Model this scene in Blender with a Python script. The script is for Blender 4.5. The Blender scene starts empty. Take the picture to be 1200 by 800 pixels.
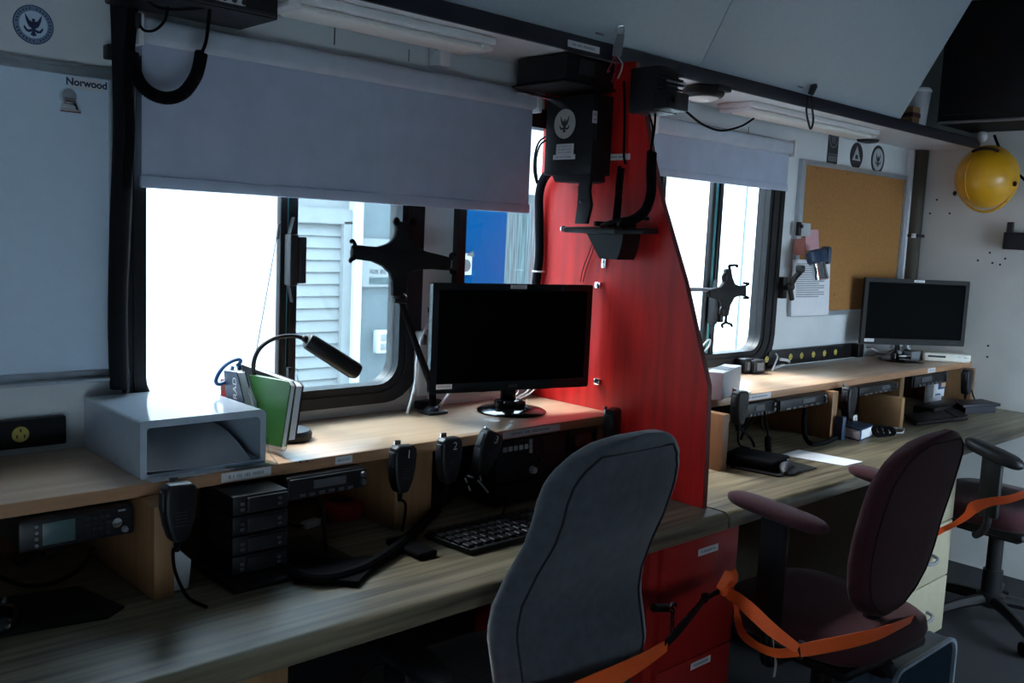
import bpy, bmesh, math, random
from mathutils import Vector, Matrix
random.seed(4)
C = bpy.context.scene.collection
PI = math.pi
V = Vector

# ------------------------------------------------------------------ camera
EYE = V((0, 0, 1.412))
FPX = 1100.0
yaw, pitch, roll = [math.radians(a) for a in (43.2, -6.48, 2.59)]
fwd = V((math.sin(yaw)*math.cos(pitch), math.cos(yaw)*math.cos(pitch), math.sin(pitch)))
rt0 = V((math.cos(yaw), -math.sin(yaw), 0)); up0 = rt0.cross(fwd)
RT = math.cos(roll)*rt0 + math.sin(roll)*up0
UP = -math.sin(roll)*rt0 + math.cos(roll)*up0
cam_d = bpy.data.cameras.new('camera'); cam = bpy.data.objects.new('camera', cam_d); C.objects.link(cam)
cam_d.sensor_width = 36; cam_d.lens = FPX/1200*36; cam_d.clip_start = 0.02; cam_d.clip_end = 200
cam.matrix_world = Matrix(((RT.x, UP.x, -fwd.x, EYE.x), (RT.y, UP.y, -fwd.y, EYE.y), (RT.z, UP.z, -fwd.z, EYE.z), (0, 0, 0, 1)))
bpy.context.scene.camera = cam

def at(px, py, ax, val):
    """the point of the place seen at a photo pixel, on the plane ax = val"""
    d = fwd + RT*((px-600)/FPX) - UP*((py-400)/FPX)
    i = 'xyz'.index(ax)
    return EYE + d*((val-EYE[i])/d[i])

# ------------------------------------------------------------------ materials
def mat(name, col, rough=0.6, metal=0.0, var=0.08, scale=30.0, bump=0.0, spec=0.5, coat=0.0, sheen=0.0, stretch=None, col2=None, emit=None, detail=3.0):
    m = bpy.data.materials.new(name); m.use_nodes = True
    nt = m.node_tree; b = nt.nodes['Principled BSDF']
    tc = nt.nodes.new('ShaderNodeTexCoord'); no = nt.nodes.new('ShaderNodeTexNoise')
    mp = nt.nodes.new('ShaderNodeMapping')
    if stretch: mp.inputs['Scale'].default_value = stretch
    nt.links.new(tc.outputs['Object'], mp.inputs['Vector']); nt.links.new(mp.outputs['Vector'], no.inputs['Vector'])
    no.inputs['Scale'].default_value = scale; no.inputs['Detail'].default_value = detail
    rp = nt.nodes.new('ShaderNodeValToRGB')
    c1 = [max(0, c*(1-var)) for c in col]; c2 = list(col2) if col2 else [min(1, c*(1+var)) for c in col]
    rp.color_ramp.elements[0].color = (*c1, 1); rp.color_ramp.elements[1].color = (*c2, 1)
    rp.color_ramp.elements[0].position = 0.3; rp.color_ramp.elements[1].position = 0.7
    nt.links.new(no.outputs['Fac'], rp.inputs['Fac']); nt.links.new(rp.outputs['Color'], b.inputs['Base Color'])
    b.inputs['Roughness'].default_value = rough; b.inputs['Metallic'].default_value = metal
    b.inputs['Specular IOR Level'].default_value = spec
    if coat: b.inputs['Coat Weight'].default_value = coat; b.inputs['Coat Roughness'].default_value = 0.12
    if sheen: b.inputs['Sheen Weight'].default_value = sheen; b.inputs['Sheen Roughness'].default_value = 0.4
    if bump:
        bp = nt.nodes.new('ShaderNodeBump'); bp.inputs['Strength'].default_value = bump; bp.inputs['Distance'].default_value = 0.002
        nt.links.new(no.outputs['Fac'], bp.inputs['Height']); nt.links.new(bp.outputs['Normal'], b.inputs['Normal'])
    return m

def glass(name, tint, dirt=0.0):
    m = bpy.data.materials.new(name); m.use_nodes = True; nt = m.node_tree
    nt.nodes.remove(nt.nodes['Principled BSDF']); out = nt.nodes['Material Output']
    tr = nt.nodes.new('ShaderNodeBsdfTransparent'); tr.inputs['Color'].default_value = (*tint, 1)
    gl = nt.nodes.new('ShaderNodeBsdfGlossy'); gl.inputs['Roughness'].default_value = 0.02
    lw = nt.nodes.new('ShaderNodeLayerWeight'); lw.inputs['Blend'].default_value = .5
    pw = nt.nodes.new('ShaderNodeMath'); pw.operation = 'POWER'; pw.inputs[1].default_value = 5
    fr = nt.nodes.new('ShaderNodeMath'); fr.operation = 'MULTIPLY_ADD'; fr.inputs[1].default_value = .5; fr.inputs[2].default_value = .03
    nt.links.new(lw.outputs['Facing'], pw.inputs[0]); nt.links.new(pw.outputs[0], fr.inputs[0])
    mx = nt.nodes.new('ShaderNodeMixShader')
    nt.links.new(fr.outputs[0], mx.inputs['Fac']); nt.links.new(tr.outputs['BSDF'], mx.inputs[1]); nt.links.new(gl.outputs['BSDF'], mx.inputs[2])
    last = mx
    if dirt:
        df = nt.nodes.new('ShaderNodeBsdfTranslucent'); df.inputs['Color'].default_value = (.8, .85, .85, 1)
        no = nt.nodes.new('ShaderNodeTexNoise'); no.inputs['Scale'].default_value = 9; no.inputs['Detail'].default_value = 6
        tc = nt.nodes.new('ShaderNodeTexCoord'); mp = nt.nodes.new('ShaderNodeMapping'); mp.inputs['Scale'].default_value = (6, 1, 1)
        nt.links.new(tc.outputs['Object'], mp.inputs['Vector']); nt.links.new(mp.outputs['Vector'], no.inputs['Vector'])
        ma = nt.nodes.new('ShaderNodeMath'); ma.operation = 'MULTIPLY'; ma.inputs[1].default_value = dirt
        nt.links.new(no.outputs['Fac'], ma.inputs[0])
        m2 = nt.nodes.new('ShaderNodeMixShader'); nt.links.new(ma.outputs[0], m2.inputs['Fac'])
        nt.links.new(mx.outputs[0], m2.inputs[1]); nt.links.new(df.outputs[0], m2.inputs[2]); last = m2
    nt.links.new(last.outputs[0], out.inputs['Surface'])
    return m

M = {}
M['wall'] = mat('white_wall_panel', (.62, .66, .68), .45, var=.06, scale=6)
M['wall_right'] = mat('scuffed_white_wall', (.60, .60, .58), .5, var=.10, scale=3.5, detail=6)
M['white'] = mat('white_enamel', (.68, .70, .72), .35, var=.04)
M['offwhite'] = mat('off_white_plastic', (.66, .64, .56), .4, var=.05)
M['locker'] = mat('grey_white_laminate', (.41, .49, .54), .55, var=.03, scale=80)
M['board'] = mat('whiteboard_enamel', (.56, .68, .80), .3, var=.02)
M['alu'] = mat('brushed_aluminium', (.5, .55, .6), .35, metal=.8, var=.05)
M['chrome'] = mat('polished_metal', (.75, .77, .8), .15, metal=1, var=.04)
M['navy'] = mat('navy_trim_paint', (.003, .004, .014), .5, var=.1)
M['carpet'] = mat('dark_carpet', (.008, .0085, .012), .95, var=.35, scale=160, bump=.4)
M['desk'] = mat('grey_oak_laminate', (.095, .078, .050), .36, var=.35, col2=(.225, .19, .125), scale=7, stretch=(.35, 9, 9), detail=5, spec=.28)
M['desk_edge'] = M['desk']
M['shelf'] = mat('maple_veneer', (.56, .37, .24), .30, var=.10, col2=(.64, .44, .29), scale=6, stretch=(.5, 8, 8), detail=5, spec=.6, coat=.5)
M['shelf_edge'] = mat('maple_edge_band', (.36, .19, .10), .4, var=.15, scale=8, stretch=(.5, 6, 6))
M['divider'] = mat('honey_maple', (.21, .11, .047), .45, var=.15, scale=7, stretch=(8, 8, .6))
M['red'] = mat('red_stained_plywood', (.55, .012, .010), .42, var=.25, scale=5, stretch=(1, 7, .7), detail=5, spec=.35)
M['red_dark'] = mat('dark_red_edge', (.16, .012, .01), .5, var=.15)
M['red_cab'] = mat('red_cabinet_paint', (.36, .010, .008), .5, var=.08, scale=10)
M['black'] = mat('black_plastic', (.006, .006, .0075), .45, var=.2, spec=.3)
M['black_gloss'] = mat('glossy_black_plastic', (.004, .004, .005), .10, var=.2)
M['black_matte'] = mat('matt_black_metal', (.005, .005, .006), .6, var=.2, spec=.25)
M['rubber'] = mat('black_rubber', (.003, .003, .0045), .9, var=.2, spec=.1)
M['screen'] = mat('dark_display_glass', (.002, .0024, .003), .45, var=.1, spec=.01)
M['dark_grey'] = mat('dark_grey_plastic', (.014, .015, .018), .5, var=.15, spec=.35)
M['mid_grey'] = mat('mid_grey_plastic', (.16, .17, .19), .5, var=.1)
M['light_grey'] = mat('light_grey_plastic', (.42, .44, .46), .45, var=.05)
M['dim_grey'] = mat('dim_grey_plastic', (.055, .06, .07), .5, var=.1)
M['lcd'] = mat('grey_green_lcd', (.05, .09, .09), .3, var=.05)
M['blind'] = mat('lilac_grey_blind_cloth', (.40, .46, .58), .85, var=.06, scale=14, bump=.05)
M['blind_tube'] = mat('pale_grey_blind_cassette', (.44, .50, .58), .6, var=.05)
M['label'] = mat('white_label', (.62, .62, .64), .5, var=.04)
M['ink'] = mat('black_ink', (.02, .02, .025), .6)
M['ink_blue'] = mat('dark_blue_ink', (.015, .03, .10), .6)
M['blue_ring'] = mat('blue_grey_print', (.16, .23, .36), .6)
M['cream_print'] = mat('pale_grey_print', (.45, .43, .40), .6)
M['grey_cloth'] = mat('charcoal_suede', (.050, .054, .066), .9, var=.22, scale=45, bump=.1, sheen=.6)
M['grey_seam'] = mat('dark_seam', (.012, .013, .018), .9)
M['maroon'] = mat('maroon_cloth', (.048, .0085, .013), .95, var=.2, scale=120, bump=.15, sheen=.08)
M['maroon_seam'] = mat('dark_maroon_seam', (.016, .004, .006), .9)
M['orange'] = mat('orange_webbing', (1.0, .125, .016), .6, var=.06, scale=200, bump=.2)
M['black_web'] = mat('black_webbing', (.005, .005, .007), .8, spec=.2, var=.2, scale=200, bump=.2)
M['cork'] = mat('cork_board', (.32, .145, .038), .85, var=.14, scale=90, bump=.2, detail=6)
M['paper'] = mat('white_paper', (.70, .72, .76), .7, var=.03)
M['print_grey'] = mat('grey_print', (.30, .31, .34), .7)
M['pink'] = mat('pink_paper', (.55, .30, .34), .7, var=.04)
M['red_paper'] = mat('red_brown_paper', (.28, .09, .07), .7, var=.06)
M['green'] = mat('green_notebook_cover', (.022, .125, .02), .45, var=.08, scale=20)
M['blue_book'] = mat('navy_book_cover', (.012, .03, .07), .45, var=.1)
M['blue_plastic'] = mat('blue_plastic', (.03, .10, .25), .35, var=.06)
M['yellow'] = mat('yellow_helmet_plastic', (.72, .36, .012), .32, var=.1, scale=9, coat=.2)
M['outlet'] = mat('yellow_outlet_plastic', (.55, .45, .10), .5)
M['pipe'] = mat('olive_brown_pipe_lagging', (.045, .038, .027), .7, var=.2, scale=12)
M['tray'] = mat('glossy_grey_acrylic', (.40, .46, .53), .12, var=.03, coat=.6)
M['tray_side'] = M['tray']
M['red_tape'] = mat('red_tape', (.35, .02, .02), .5)
M['beige'] = mat('beige_drawer_laminate', (.30, .27, .19), .5, var=.05)
M['bin_blue'] = mat('dark_blue_bin_plastic', (.055, .085, .13), .35, var=.08)
M['bin_rim'] = mat('pale_bin_rim', (.30, .36, .43), .4)
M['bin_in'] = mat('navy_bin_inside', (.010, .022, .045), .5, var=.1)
M['brown'] = mat('brown_cardboard', (.20, .11, .05), .8, var=.1)
M['brown_board'] = mat('brown_hardboard', (.30, .17, .075), .7, var=.12, scale=20)
M['red_wire'] = mat('red_wire', (.28, .02, .05), .5)
M['glass_clear'] = glass('window_glass', (.97, .99, 1))
M['glass_tint'] = glass('dusty_tinted_glass', (.80, .87, .90), .025)
M['cyan_glass'] = mat('green_glass_edge', (.10, .35, .38), .15)
M['ext_white'] = mat('white_outdoor_surface', (.45, .47, .47), .8, var=.03, spec=0.0)
M['ext_siding'] = mat('pale_outdoor_siding', (.21, .215, .21), .8, var=.04, spec=0.0)
M['ext_pale'] = mat('pale_blue_outdoor_wall', (.105, .125, .132), .8, var=.06, stretch=(8, 1, .5), spec=0.0)
M['ext_blue'] = mat('blue_outdoor_wall', (.0015, .024, .070), .7, var=.08, stretch=(8, 1, .5), spec=0.0)
M['ext_grey'] = mat('streaked_grey_outdoor_wall', (.055, .075, .078), .8, var=.5, scale=12, stretch=(10, 1, .4), detail=6, spec=0.0)  # grey with upright streaks in its colour
M['ext_ground'] = mat('pale_concrete', (.5, .5, .5), .9)
M['ext_asphalt'] = mat('dark_asphalt', (.06, .06, .065), .9)
M['bulb'] = mat('frosted_diffuser', (.75, .75, .72), .5, var=.03)

# ------------------------------------------------------------------ mesh builder
class MB:
    def __init__(s): s.bm = bmesh.new(); s.mi = 0
    def _take(s, t, R=None, loc=None):
        if R is not None: bmesh.ops.transform(t, matrix=R.to_4x4(), verts=t.verts)
        if loc is not None: bmesh.ops.translate(t, vec=V(loc), verts=t.verts)
        bmesh.ops.recalc_face_normals(t, faces=t.faces)
        for f in t.faces: f.material_index = s.mi
        me = bpy.data.meshes.new('tmp'); t.to_mesh(me); t.free(); s.bm.from_mesh(me); bpy.data.meshes.remove(me)
        return s
    def box(s, c, size, bev=0.0, seg=2, R=None):
        t = bmesh.new(); bmesh.ops.create_cube(t, size=1)
        bmesh.ops.scale(t, vec=V(size), verts=t.verts)
        if bev: bmesh.ops.bevel(t, geom=list(t.edges), offset=min(bev, min(size)*.49), segments=seg, profile=.5, affect='EDGES')
        return s._take(t, R, c)
    def span(s, a, b, bev=0.0, seg=2):
        a, b = V(a), V(b)
        return s.box((a+b)/2, [max(1e-4, abs(b[i]-a[i])) for i in range(3)], bev, seg)
    def prism(s, pts, n, depth, bev=0.0, seg=2):
        """closed outline of world points, pushed by n*depth"""
        t = bmesh.new(); n = V(n).normalized()
        vs = [t.verts.new(V(p)) for p in pts]; f = t.faces.new(vs)
        r = bmesh.ops.extrude_face_region(t, geom=[f])
        bmesh.ops.translate(t, vec=n*depth, verts=[e for e in r['geom'] if isinstance(e, bmesh.types.BMVert)])
        bmesh.ops.recalc_face_normals(t, faces=t.faces)
        if bev:
            es = [e for e in t.edges if len(e.link_faces) == 2 and e.calc_face_angle(0) > .9]
            bmesh.ops.bevel(t, geom=es, offset=bev, segments=seg, profile=.5, affect='EDGES')
        return s._take(t)
    def ring(s, outer, inner, n, depth):
        t = bmesh.new(); n = V(n).normalized(); k = len(outer)
        O = [t.verts.new(V(p)) for p in outer]; I = [t.verts.new(V(p)) for p in inner]
        O2 = [t.verts.new(V(p)+n*depth) for p in outer]; I2 = [t.verts.new(V(p)+n*depth) for p in inner]
        for i in range(k):
            j = (i+1) % k
            t.faces.new((O[i], O[j], I[j], I[i])); t.faces.new((O2[i], O2[j], I2[j], I2[i]))
            t.faces.new((O[i], O[j], O2[j], O2[i])); t.faces.new((I[i], I[j], I2[j], I2[i]))
        return s._take(t)
    def tube(s, pts, r, seg=8, smooth=0, closed=False, flat=None):
        P = [V(p) for p in pts]
        if smooth: P = spline(P, smooth)
        n = len(P); t = bmesh.new(); rings = []
        rad = r if callable(r) else (lambda u: r)
        T0 = (P[1]-P[0]).normalized(); N = T0.orthogonal().normalized()
        for i, p in enumerate(P):
            T = (P[min(i+1, n-1)]-P[max(i-1, 0)])
            T = T.normalized() if T.length > 1e-9 else T0
            N = (N - T*N.dot(T)); N = N.normalized() if N.length > 1e-9 else T.orthogonal().normalized()
            B = T.cross(N); rr = rad(i/max(1, n-1))
            rings.append([t.verts.new(p + (N*math.cos(2*PI*k/seg)+B*math.sin(2*PI*k/seg))*rr) for k in range(seg)])
        for a, b in zip(rings[:-1], rings[1:]):
            for k in range(seg): t.faces.new((a[k], a[(k+1) % seg], b[(k+1) % seg], b[k]))
        if not closed: t.faces.new(rings[0]); t.faces.new(rings[-1])
        return s._take(t)
    def cyl(s, a, b, r, seg=20, r2=None):
        r2 = r if r2 is None else r2
        return s.tube([a, b], lambda u: r+(r2-r)*u, seg)
    def coil(s, pts, R, r, turns, seg=6, smooth=8, per=12):
        P = spline([V(p) for p in pts], smooth); L = [0]
        for a, b in zip(P[:-1], P[1:]): L.append(L[-1]+(b-a).length)
        tot = L[-1]; n = int(turns*per); out = []; N = (P[1]-P[0]).orthogonal().normalized(); j = 0
        for i in range(n+1):
            d = tot*i/n
            while j < len(P)-2 and L[j+1] < d: j += 1
            T = (P[j+1]-P[j]).normalized(); p = P[j]+T*(d-L[j])
            N = (N-T*N.dot(T)).normalized(); B = T.cross(N); a = 2*PI*turns*i/n
            out.append(p+(N*math.cos(a)+B*math.sin(a))*R)
        return s.tube(out, r, seg)
    def lathe(s, prof, o, axis=(0, 0, 1), seg=28):
        ax = V(axis).normalized(); N = ax.orthogonal().normalized(); B = ax.cross(N); t = bmesh.new(); rings = []
        for r, h in prof:
            if r < 1e-6: rings.append([t.verts.new(V(o)+ax*h)])
            else: rings.append([t.verts.new(V(o)+ax*h+(N*math.cos(2*PI*k/seg)+B*math.sin(2*PI*k/seg))*r) for k in range(seg)])
        for a, b in zip(rings[:-1], rings[1:]):
            for k in range(seg):
                q = (k+1) % seg
                if len(a) == 1 and len(b) == 1: continue
                if len(a) == 1: t.faces.new((a[0], b[k], b[q]))
                elif len(b) == 1: t.faces.new((a[k], a[q], b[0]))
                else: t.faces.new((a[k], a[q], b[q], b[k]))
        for g in (rings[0], rings[-1]):
            if len(g) > 2: t.faces.new(g)
        return s._take(t)
    def ribbon(s, pts, wdir, width, th=.0015, smooth=8):
        """pts with matching width directions (or one)"""
        P = [V(p) for p in pts]; n0 = len(P)
        W = [V(wdir)]*n0 if not isinstance(wdir, list) else [V(w) for w in wdir]
        Wd = [width]*n0 if not isinstance(width, list) else width
        if smooth: P = spline(P, smooth)
        n = len(P); t = bmesh.new(); rr = []
        for i, p in enumerate(P):
            u = i/(n-1)*(n0-1); k = min(int(u), n0-2); f = u-k
            w = (W[k]*(1-f)+W[k+1]*f).normalized(); T = (P[min(i+1, n-1)]-P[max(i-1, 0)]).normalized()
            w = (w-T*w.dot(T)).normalized(); nn = T.cross(w); hw = (Wd[k]*(1-f)+Wd[k+1]*f)/2
            rr.append([t.verts.new(p+w*hw+nn*th/2), t.verts.new(p-w*hw+nn*th/2), t.verts.new(p-w*hw-nn*th/2), t.verts.new(p+w*hw-nn*th/2)])
        for a, b in zip(rr[:-1], rr[1:]):
            for k in range(4): t.faces.new((a[k], a[(k+1) % 4], b[(k+1) % 4], b[k]))
        t.faces.new(rr[0]); t.faces.new(rr[-1])
        return s._take(t)
    def ball(s, c, r, sc=(1, 1, 1), seg=20, R=None):
        t = bmesh.new(); bmesh.ops.create_uvsphere(t, u_segments=seg, v_segments=max(6, seg*2//3), radius=r)
        bmesh.ops.scale(t, vec=V(sc), verts=t.verts)
        return s._take(t, R, c)
    def text(s, body, o, u, v, size, ext=.0004, center=True, bold=0.0):
        cu = bpy.data.curves.new('tmp', 'FONT'); cu.body = body; cu.size = 1; cu.extrude = 0; cu.offset = bold
        if center: cu.align_x = 'CENTER'; cu.align_y = 'CENTER'
        ob = bpy.data.objects.new('tmp', cu); C.objects.link(ob); bpy.context.view_layer.update()
        me = bpy.data.meshes.new_from_object(ob.evaluated_get(bpy.context.evaluated_depsgraph_get()))
        bpy.data.objects.remove(ob); bpy.data.curves.remove(cu)
        u, v = V(u).normalized(), V(v).normalized(); n = u.cross(v).normalized()
        t = bmesh.new(); t.from_mesh(me); bpy.data.meshes.remove(me)
        for w in t.verts: w.co = V(o)+u*w.co.x*size+v*w.co.y*size+n*ext
        for f in t.faces: f.material_index = s.mi
        me = bpy.data.meshes.new('tmp'); t.to_mesh(me); t.free(); s.bm.from_mesh(me); bpy.data.meshes.remove(me)
        return s
    def loft(s, rings, cap=True):
        t = bmesh.new(); R = [[t.verts.new(V(p)) for p in r] for r in rings]; k = len(R[0])
        for a, b in zip(R[:-1], R[1:]):
            for i in range(k): t.faces.new((a[i], a[(i+1) % k], b[(i+1) % k], b[i]))
        if cap: t.faces.new(R[0]); t.faces.new(R[-1])
        return s._take(t)

def spline(P, k):
    if len(P) < 3: return P
    out = []; n = len(P)
    for i in range(n-1):
        p0, p1, p2, p3 = P[max(i-1, 0)], P[i], P[i+1], P[min(i+2, n-1)]
        for j in range(k):
            t = j/k
            out.append(.5*((2*p1)+(p2-p0)*t+(2*p0-5*p1+4*p2-p3)*t*t+(3*p1-p0-3*p2+p3)*t**3))
    out.append(P[-1]); return out

def lerp(tab, x):
    if x <= tab[0][0]: return tab[0][1]
    for (a, b), (c, d) in zip(tab[:-1], tab[1:]):
        if x <= c:
            f = (x-a)/(c-a); f2 = f
            return b+(d-b)*f2
    return tab[-1][1]

WM = {}
def thing(name, label, cat, loc=(0, 0, 0), rotz=0.0, group=None, tilt=None):
    o = bpy.data.objects.new(name, None); C.objects.link(o); o.empty_display_size = .05
    m = Matrix.Translation(V(loc)) @ Matrix.Rotation(rotz, 4, 'Z')
    if tilt is not None: m = m @ tilt
    o.matrix_world = m; WM[o.name] = m.copy()
    o['label'] = label; o['category'] = cat
    if group: o['group'] = group
    return o

def obj(name, mb, m, parent=None, local=False, label=None, sharp=35, **tags):
    me = bpy.data.meshes.new(name); bm = mb.bm
    if parent is None:
        xs = [v.co for v in bm.verts]
        lo = V([min(p[i] for p in xs) for i in range(3)]); hi = V([max(p[i] for p in xs) for i in range(3)])
        base = V(((lo.x+hi.x)/2, (lo.y+hi.y)/2, lo.z))
        bmesh.ops.translate(bm, vec=-base, verts=bm.verts)
    elif not local:
        bmesh.ops.transform(bm, matrix=WM[parent.name].inverted(), verts=bm.verts)
    for f in bm.faces: f.smooth = True
    bm.to_mesh(me); bm.free()
    try: me.set_sharp_from_angle(angle=math.radians(sharp))
    except Exception: pass
    for x in (m if isinstance(m, (list, tuple)) else [m]): me.materials.append(x)
    o = bpy.data.objects.new(name, me); C.objects.link(o)
    if parent is None: o.location = base; WM[o.name] = Matrix.Translation(base)
    else: o.parent = parent; WM[o.name] = WM[parent.name].copy()
    if label: o['label'] = label
    for k, v in tags.items(): o[k] = v
    return o

def tag(o, label, cat, group=None):
    o['label'] = label; o['category'] = cat
    if group: o['group'] = group
    return o

def struct(name, mb, m, parent=None):
    o = obj(name, mb, m, parent)
    if parent is None: o['kind'] = 'structure'
    return o

def rrect(x0, x1, z0, z1, r, y, k=6):
    """rounded rectangle in an X-Z plane; r one radius or (bl, br, tr, tl)"""
    rs = r if isinstance(r, (tuple, list)) else (r,)*4; P = []
    for (cx, cz, a0), q in zip(((x0, z0, PI), (x1, z0, 1.5*PI), (x1, z1, 0), (x0, z1, .5*PI)), rs):
        sx = 1 if cx == x0 else -1; sz = 1 if cz == z0 else -1
        for i in range(k+1):
            a = a0+.5*PI*i/k
            P.append(V((cx+sx*q+q*math.cos(a), y, cz+sz*q+q*math.sin(a))))
    return P

X, Y, Z = V((1, 0, 0)), V((0, 1, 0)), V((0, 0, 1))
def sticker(name, mb_mats, o, u, v, w, h, parent, n=None, marks=3, rows=1, label=None):
    """a printed label: white slip with rows of small unreadable print"""
    u, v = V(u).normalized(), V(v).normalized(); n = u.cross(v) if n is None else V(n); o = V(o)
    b = MB(); b.prism([o-u*w/2-v*h/2, o+u*w/2-v*h/2, o+u*w/2+v*h/2, o-u*w/2+v*h/2], n, .0006)
    b.mi = 1; rnd = random.Random(int(w*1e5)+marks)
    for r in range(rows):
        x = -w*.36; cz = (rows-1)/2*h*.8/rows - r*h*.8/rows; hh = h*.36/rows
        while x < w*.34:
            g = w*rnd.uniform(.02, .05)
            b.prism([o+u*x+v*(cz-hh/2)+n*.0007, o+u*(x+g)+v*(cz-hh/2)+n*.0007, o+u*(x+g)+v*(cz+hh/2)+n*.0007, o+u*x+v*(cz+hh/2)+n*.0007], n, .0002)
            x += g+w*(.012 if rnd.random() < .75 else .05)
    return obj(name, b, mb_mats, parent, label=label)
LAB = [M['label'], M['print_grey']]

def eagle(b, o, u, v, n, R):
    """small eagle silhouette of an official seal, within radius R"""
    u, v, n, o = V(u), V(v), V(n), V(o)
    def poly(P): b.prism([o+u*x*R+v*y*R for x, y in P], n, .0003)
    def disc(cx, cy, r, k=14): poly([(cx+r*math.cos(2*PI*i/k), cy+r*math.sin(2*PI*i/k)) for i in range(k)])
    for sx in (1, -1):
        poly([(sx*x, y) for x, y in ((.05, -.02), (.10, .16), (.22, .22), (.30, .36), (.44, .56), (.40, .28), (.34, .08), (.24, -.12), (.08, -.20))])
        poly([(sx*x, y) for x, y in ((.06, -.24), (.30, -.30), (.48, -.08), (.50, -.22), (.38, -.40), (.20, -.44), (.05, -.34))])
    poly([(-.10, .16), (.10, .16), (.12, -.20), (0, -.42), (-.12, -.20)])
    disc(0, .24, .085); poly([(0, .27), (.14, .25), (.02, .2)])
    poly([(-.06, -.34), (.06, -.34), (.16, -.56), (0, -.62), (-.16, -.56)])
# ================================================================== THE SETTING
XL, XR, YF, YW, ZC = -1.3, 4.42, -1.05, 2.0, 2.45
ZD, YD, ZS, YS, XP = .74, 1.29, .935, 1.655, 1.965     # desk top, desk front, raised shelf top, its front, red panel face
b = MB(); b.span((XL, YF, -.05), (XR, YW+.06, 0)); struct('floor', b, M['carpet'])
b = MB(); b.span((XL, YF, ZC), (XR, YW+.06, ZC+.05)); struct('ceiling', b, M['wall'])
WINS = [(.784, 1.490), (1.674, 2.371), (2.534, 3.202)]
ZW0, ZW1 = .997, 1.741
b = MB(); x = XL
for a, c in WINS:
    b.span((x, YW, 0), (a, YW+.03, ZC)); b.span((a, YW, 0), (c, YW+.03, ZW0)); b.span((a, YW, ZW1), (c, YW+.03, ZC)); x = c
b.span((x, YW, 0), (XR+.05, YW+.03, ZC)); struct('wall_back', b, M['wall'])
b = MB(); b.span((XR, YF, 0), (XR+.05, YW, ZC))
b.mi = 1; rnd = random.Random(8)
for px, py in [(1158, 405), (1157, 418), (1178, 303), (1172, 310), (1163, 308), (1098, 234), (1090, 250), (1113, 250), (1146, 305), (1160, 296)]:
    p = at(px, py, 'x', XR); b.cyl(p, p-X*.001, .005, 8)
struct('wall_right', b, [M['wall_right'], M['dark_grey']])
b = MB(); b.span((XL-.05, YF, 0), (XL, YW+.06, ZC)); struct('wall_left', b, M['wall'])
OPEN = [(-.80, .05, .22, .72), (3.20, 4.32, .35, 1.60)]      # unseen openings behind the camera, sized and placed to steer daylight
YB = -.25                                                     # unseen far wall segment brought forward so its opening brightens the end wall
a, c, z0, z1 = OPEN[0]
b = MB(); b.span((XL, YF-.05, 0), (a, YF, ZC)); b.span((a, YF-.05, 0), (c, YF, z0)); b.span((a, YF-.05, z1), (c, YF, ZC)); b.span((c, YF-.05, 0), (3.04, YF, ZC))
a, c, z0, z1 = OPEN[1]
b.span((3.04, YB-.05, 0), (a, YB, ZC)); b.span((a, YB-.05, 0), (c, YB, z0)); b.span((a, YB-.05, z1), (c, YB, ZC)); b.span((c, YB-.05, 0), (XR+.05, YB, ZC))
struct('wall_front', b, M['wall'])
for i, (a, c, z0, z1) in enumerate(OPEN):
    yy = YF if i == 0 else YB
    b = MB(); b.ring(rrect(a-.05, c+.05, z0-.04, z1+.05, .02, yy+.012), rrect(a, c, z0, z1, .02, yy+.012), -Y, .05)
    struct('light_opening_1' if i == 0 else 'light_opening_2', b, M['alu'])
b = MB(); b.span((XR-.008, YF, 0), (XR, 1.25, .03)); struct('baseboard_right', b, M['navy'])
b = MB(); b.span((3.0, YF, 0), (3.04, .55, ZC)); struct('added_light_baffle', b, M['wall'])  # unseen wall added to keep the far opening's light off the room
# white corner batten beside the cork board
b = MB(); p = at(1066, 250, 'y', 1.99); b.span((4.335, 1.972, .96), (4.372, 1.9985, 1.885)); struct('trim_1', b, M['white'])
# faint seams of the wall panelling above the blinds
b = MB()
for px, py, q in ((392, 40, .05), (479, 65, .03), (877, 155, .04)):
    p = at(px, py, 'y', YW); b.span(p+V((-.0012, -.001, -q/2)), p+V((.0012, 0, q/2)))
struct('trim_2', b, M['dark_grey'])
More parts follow.
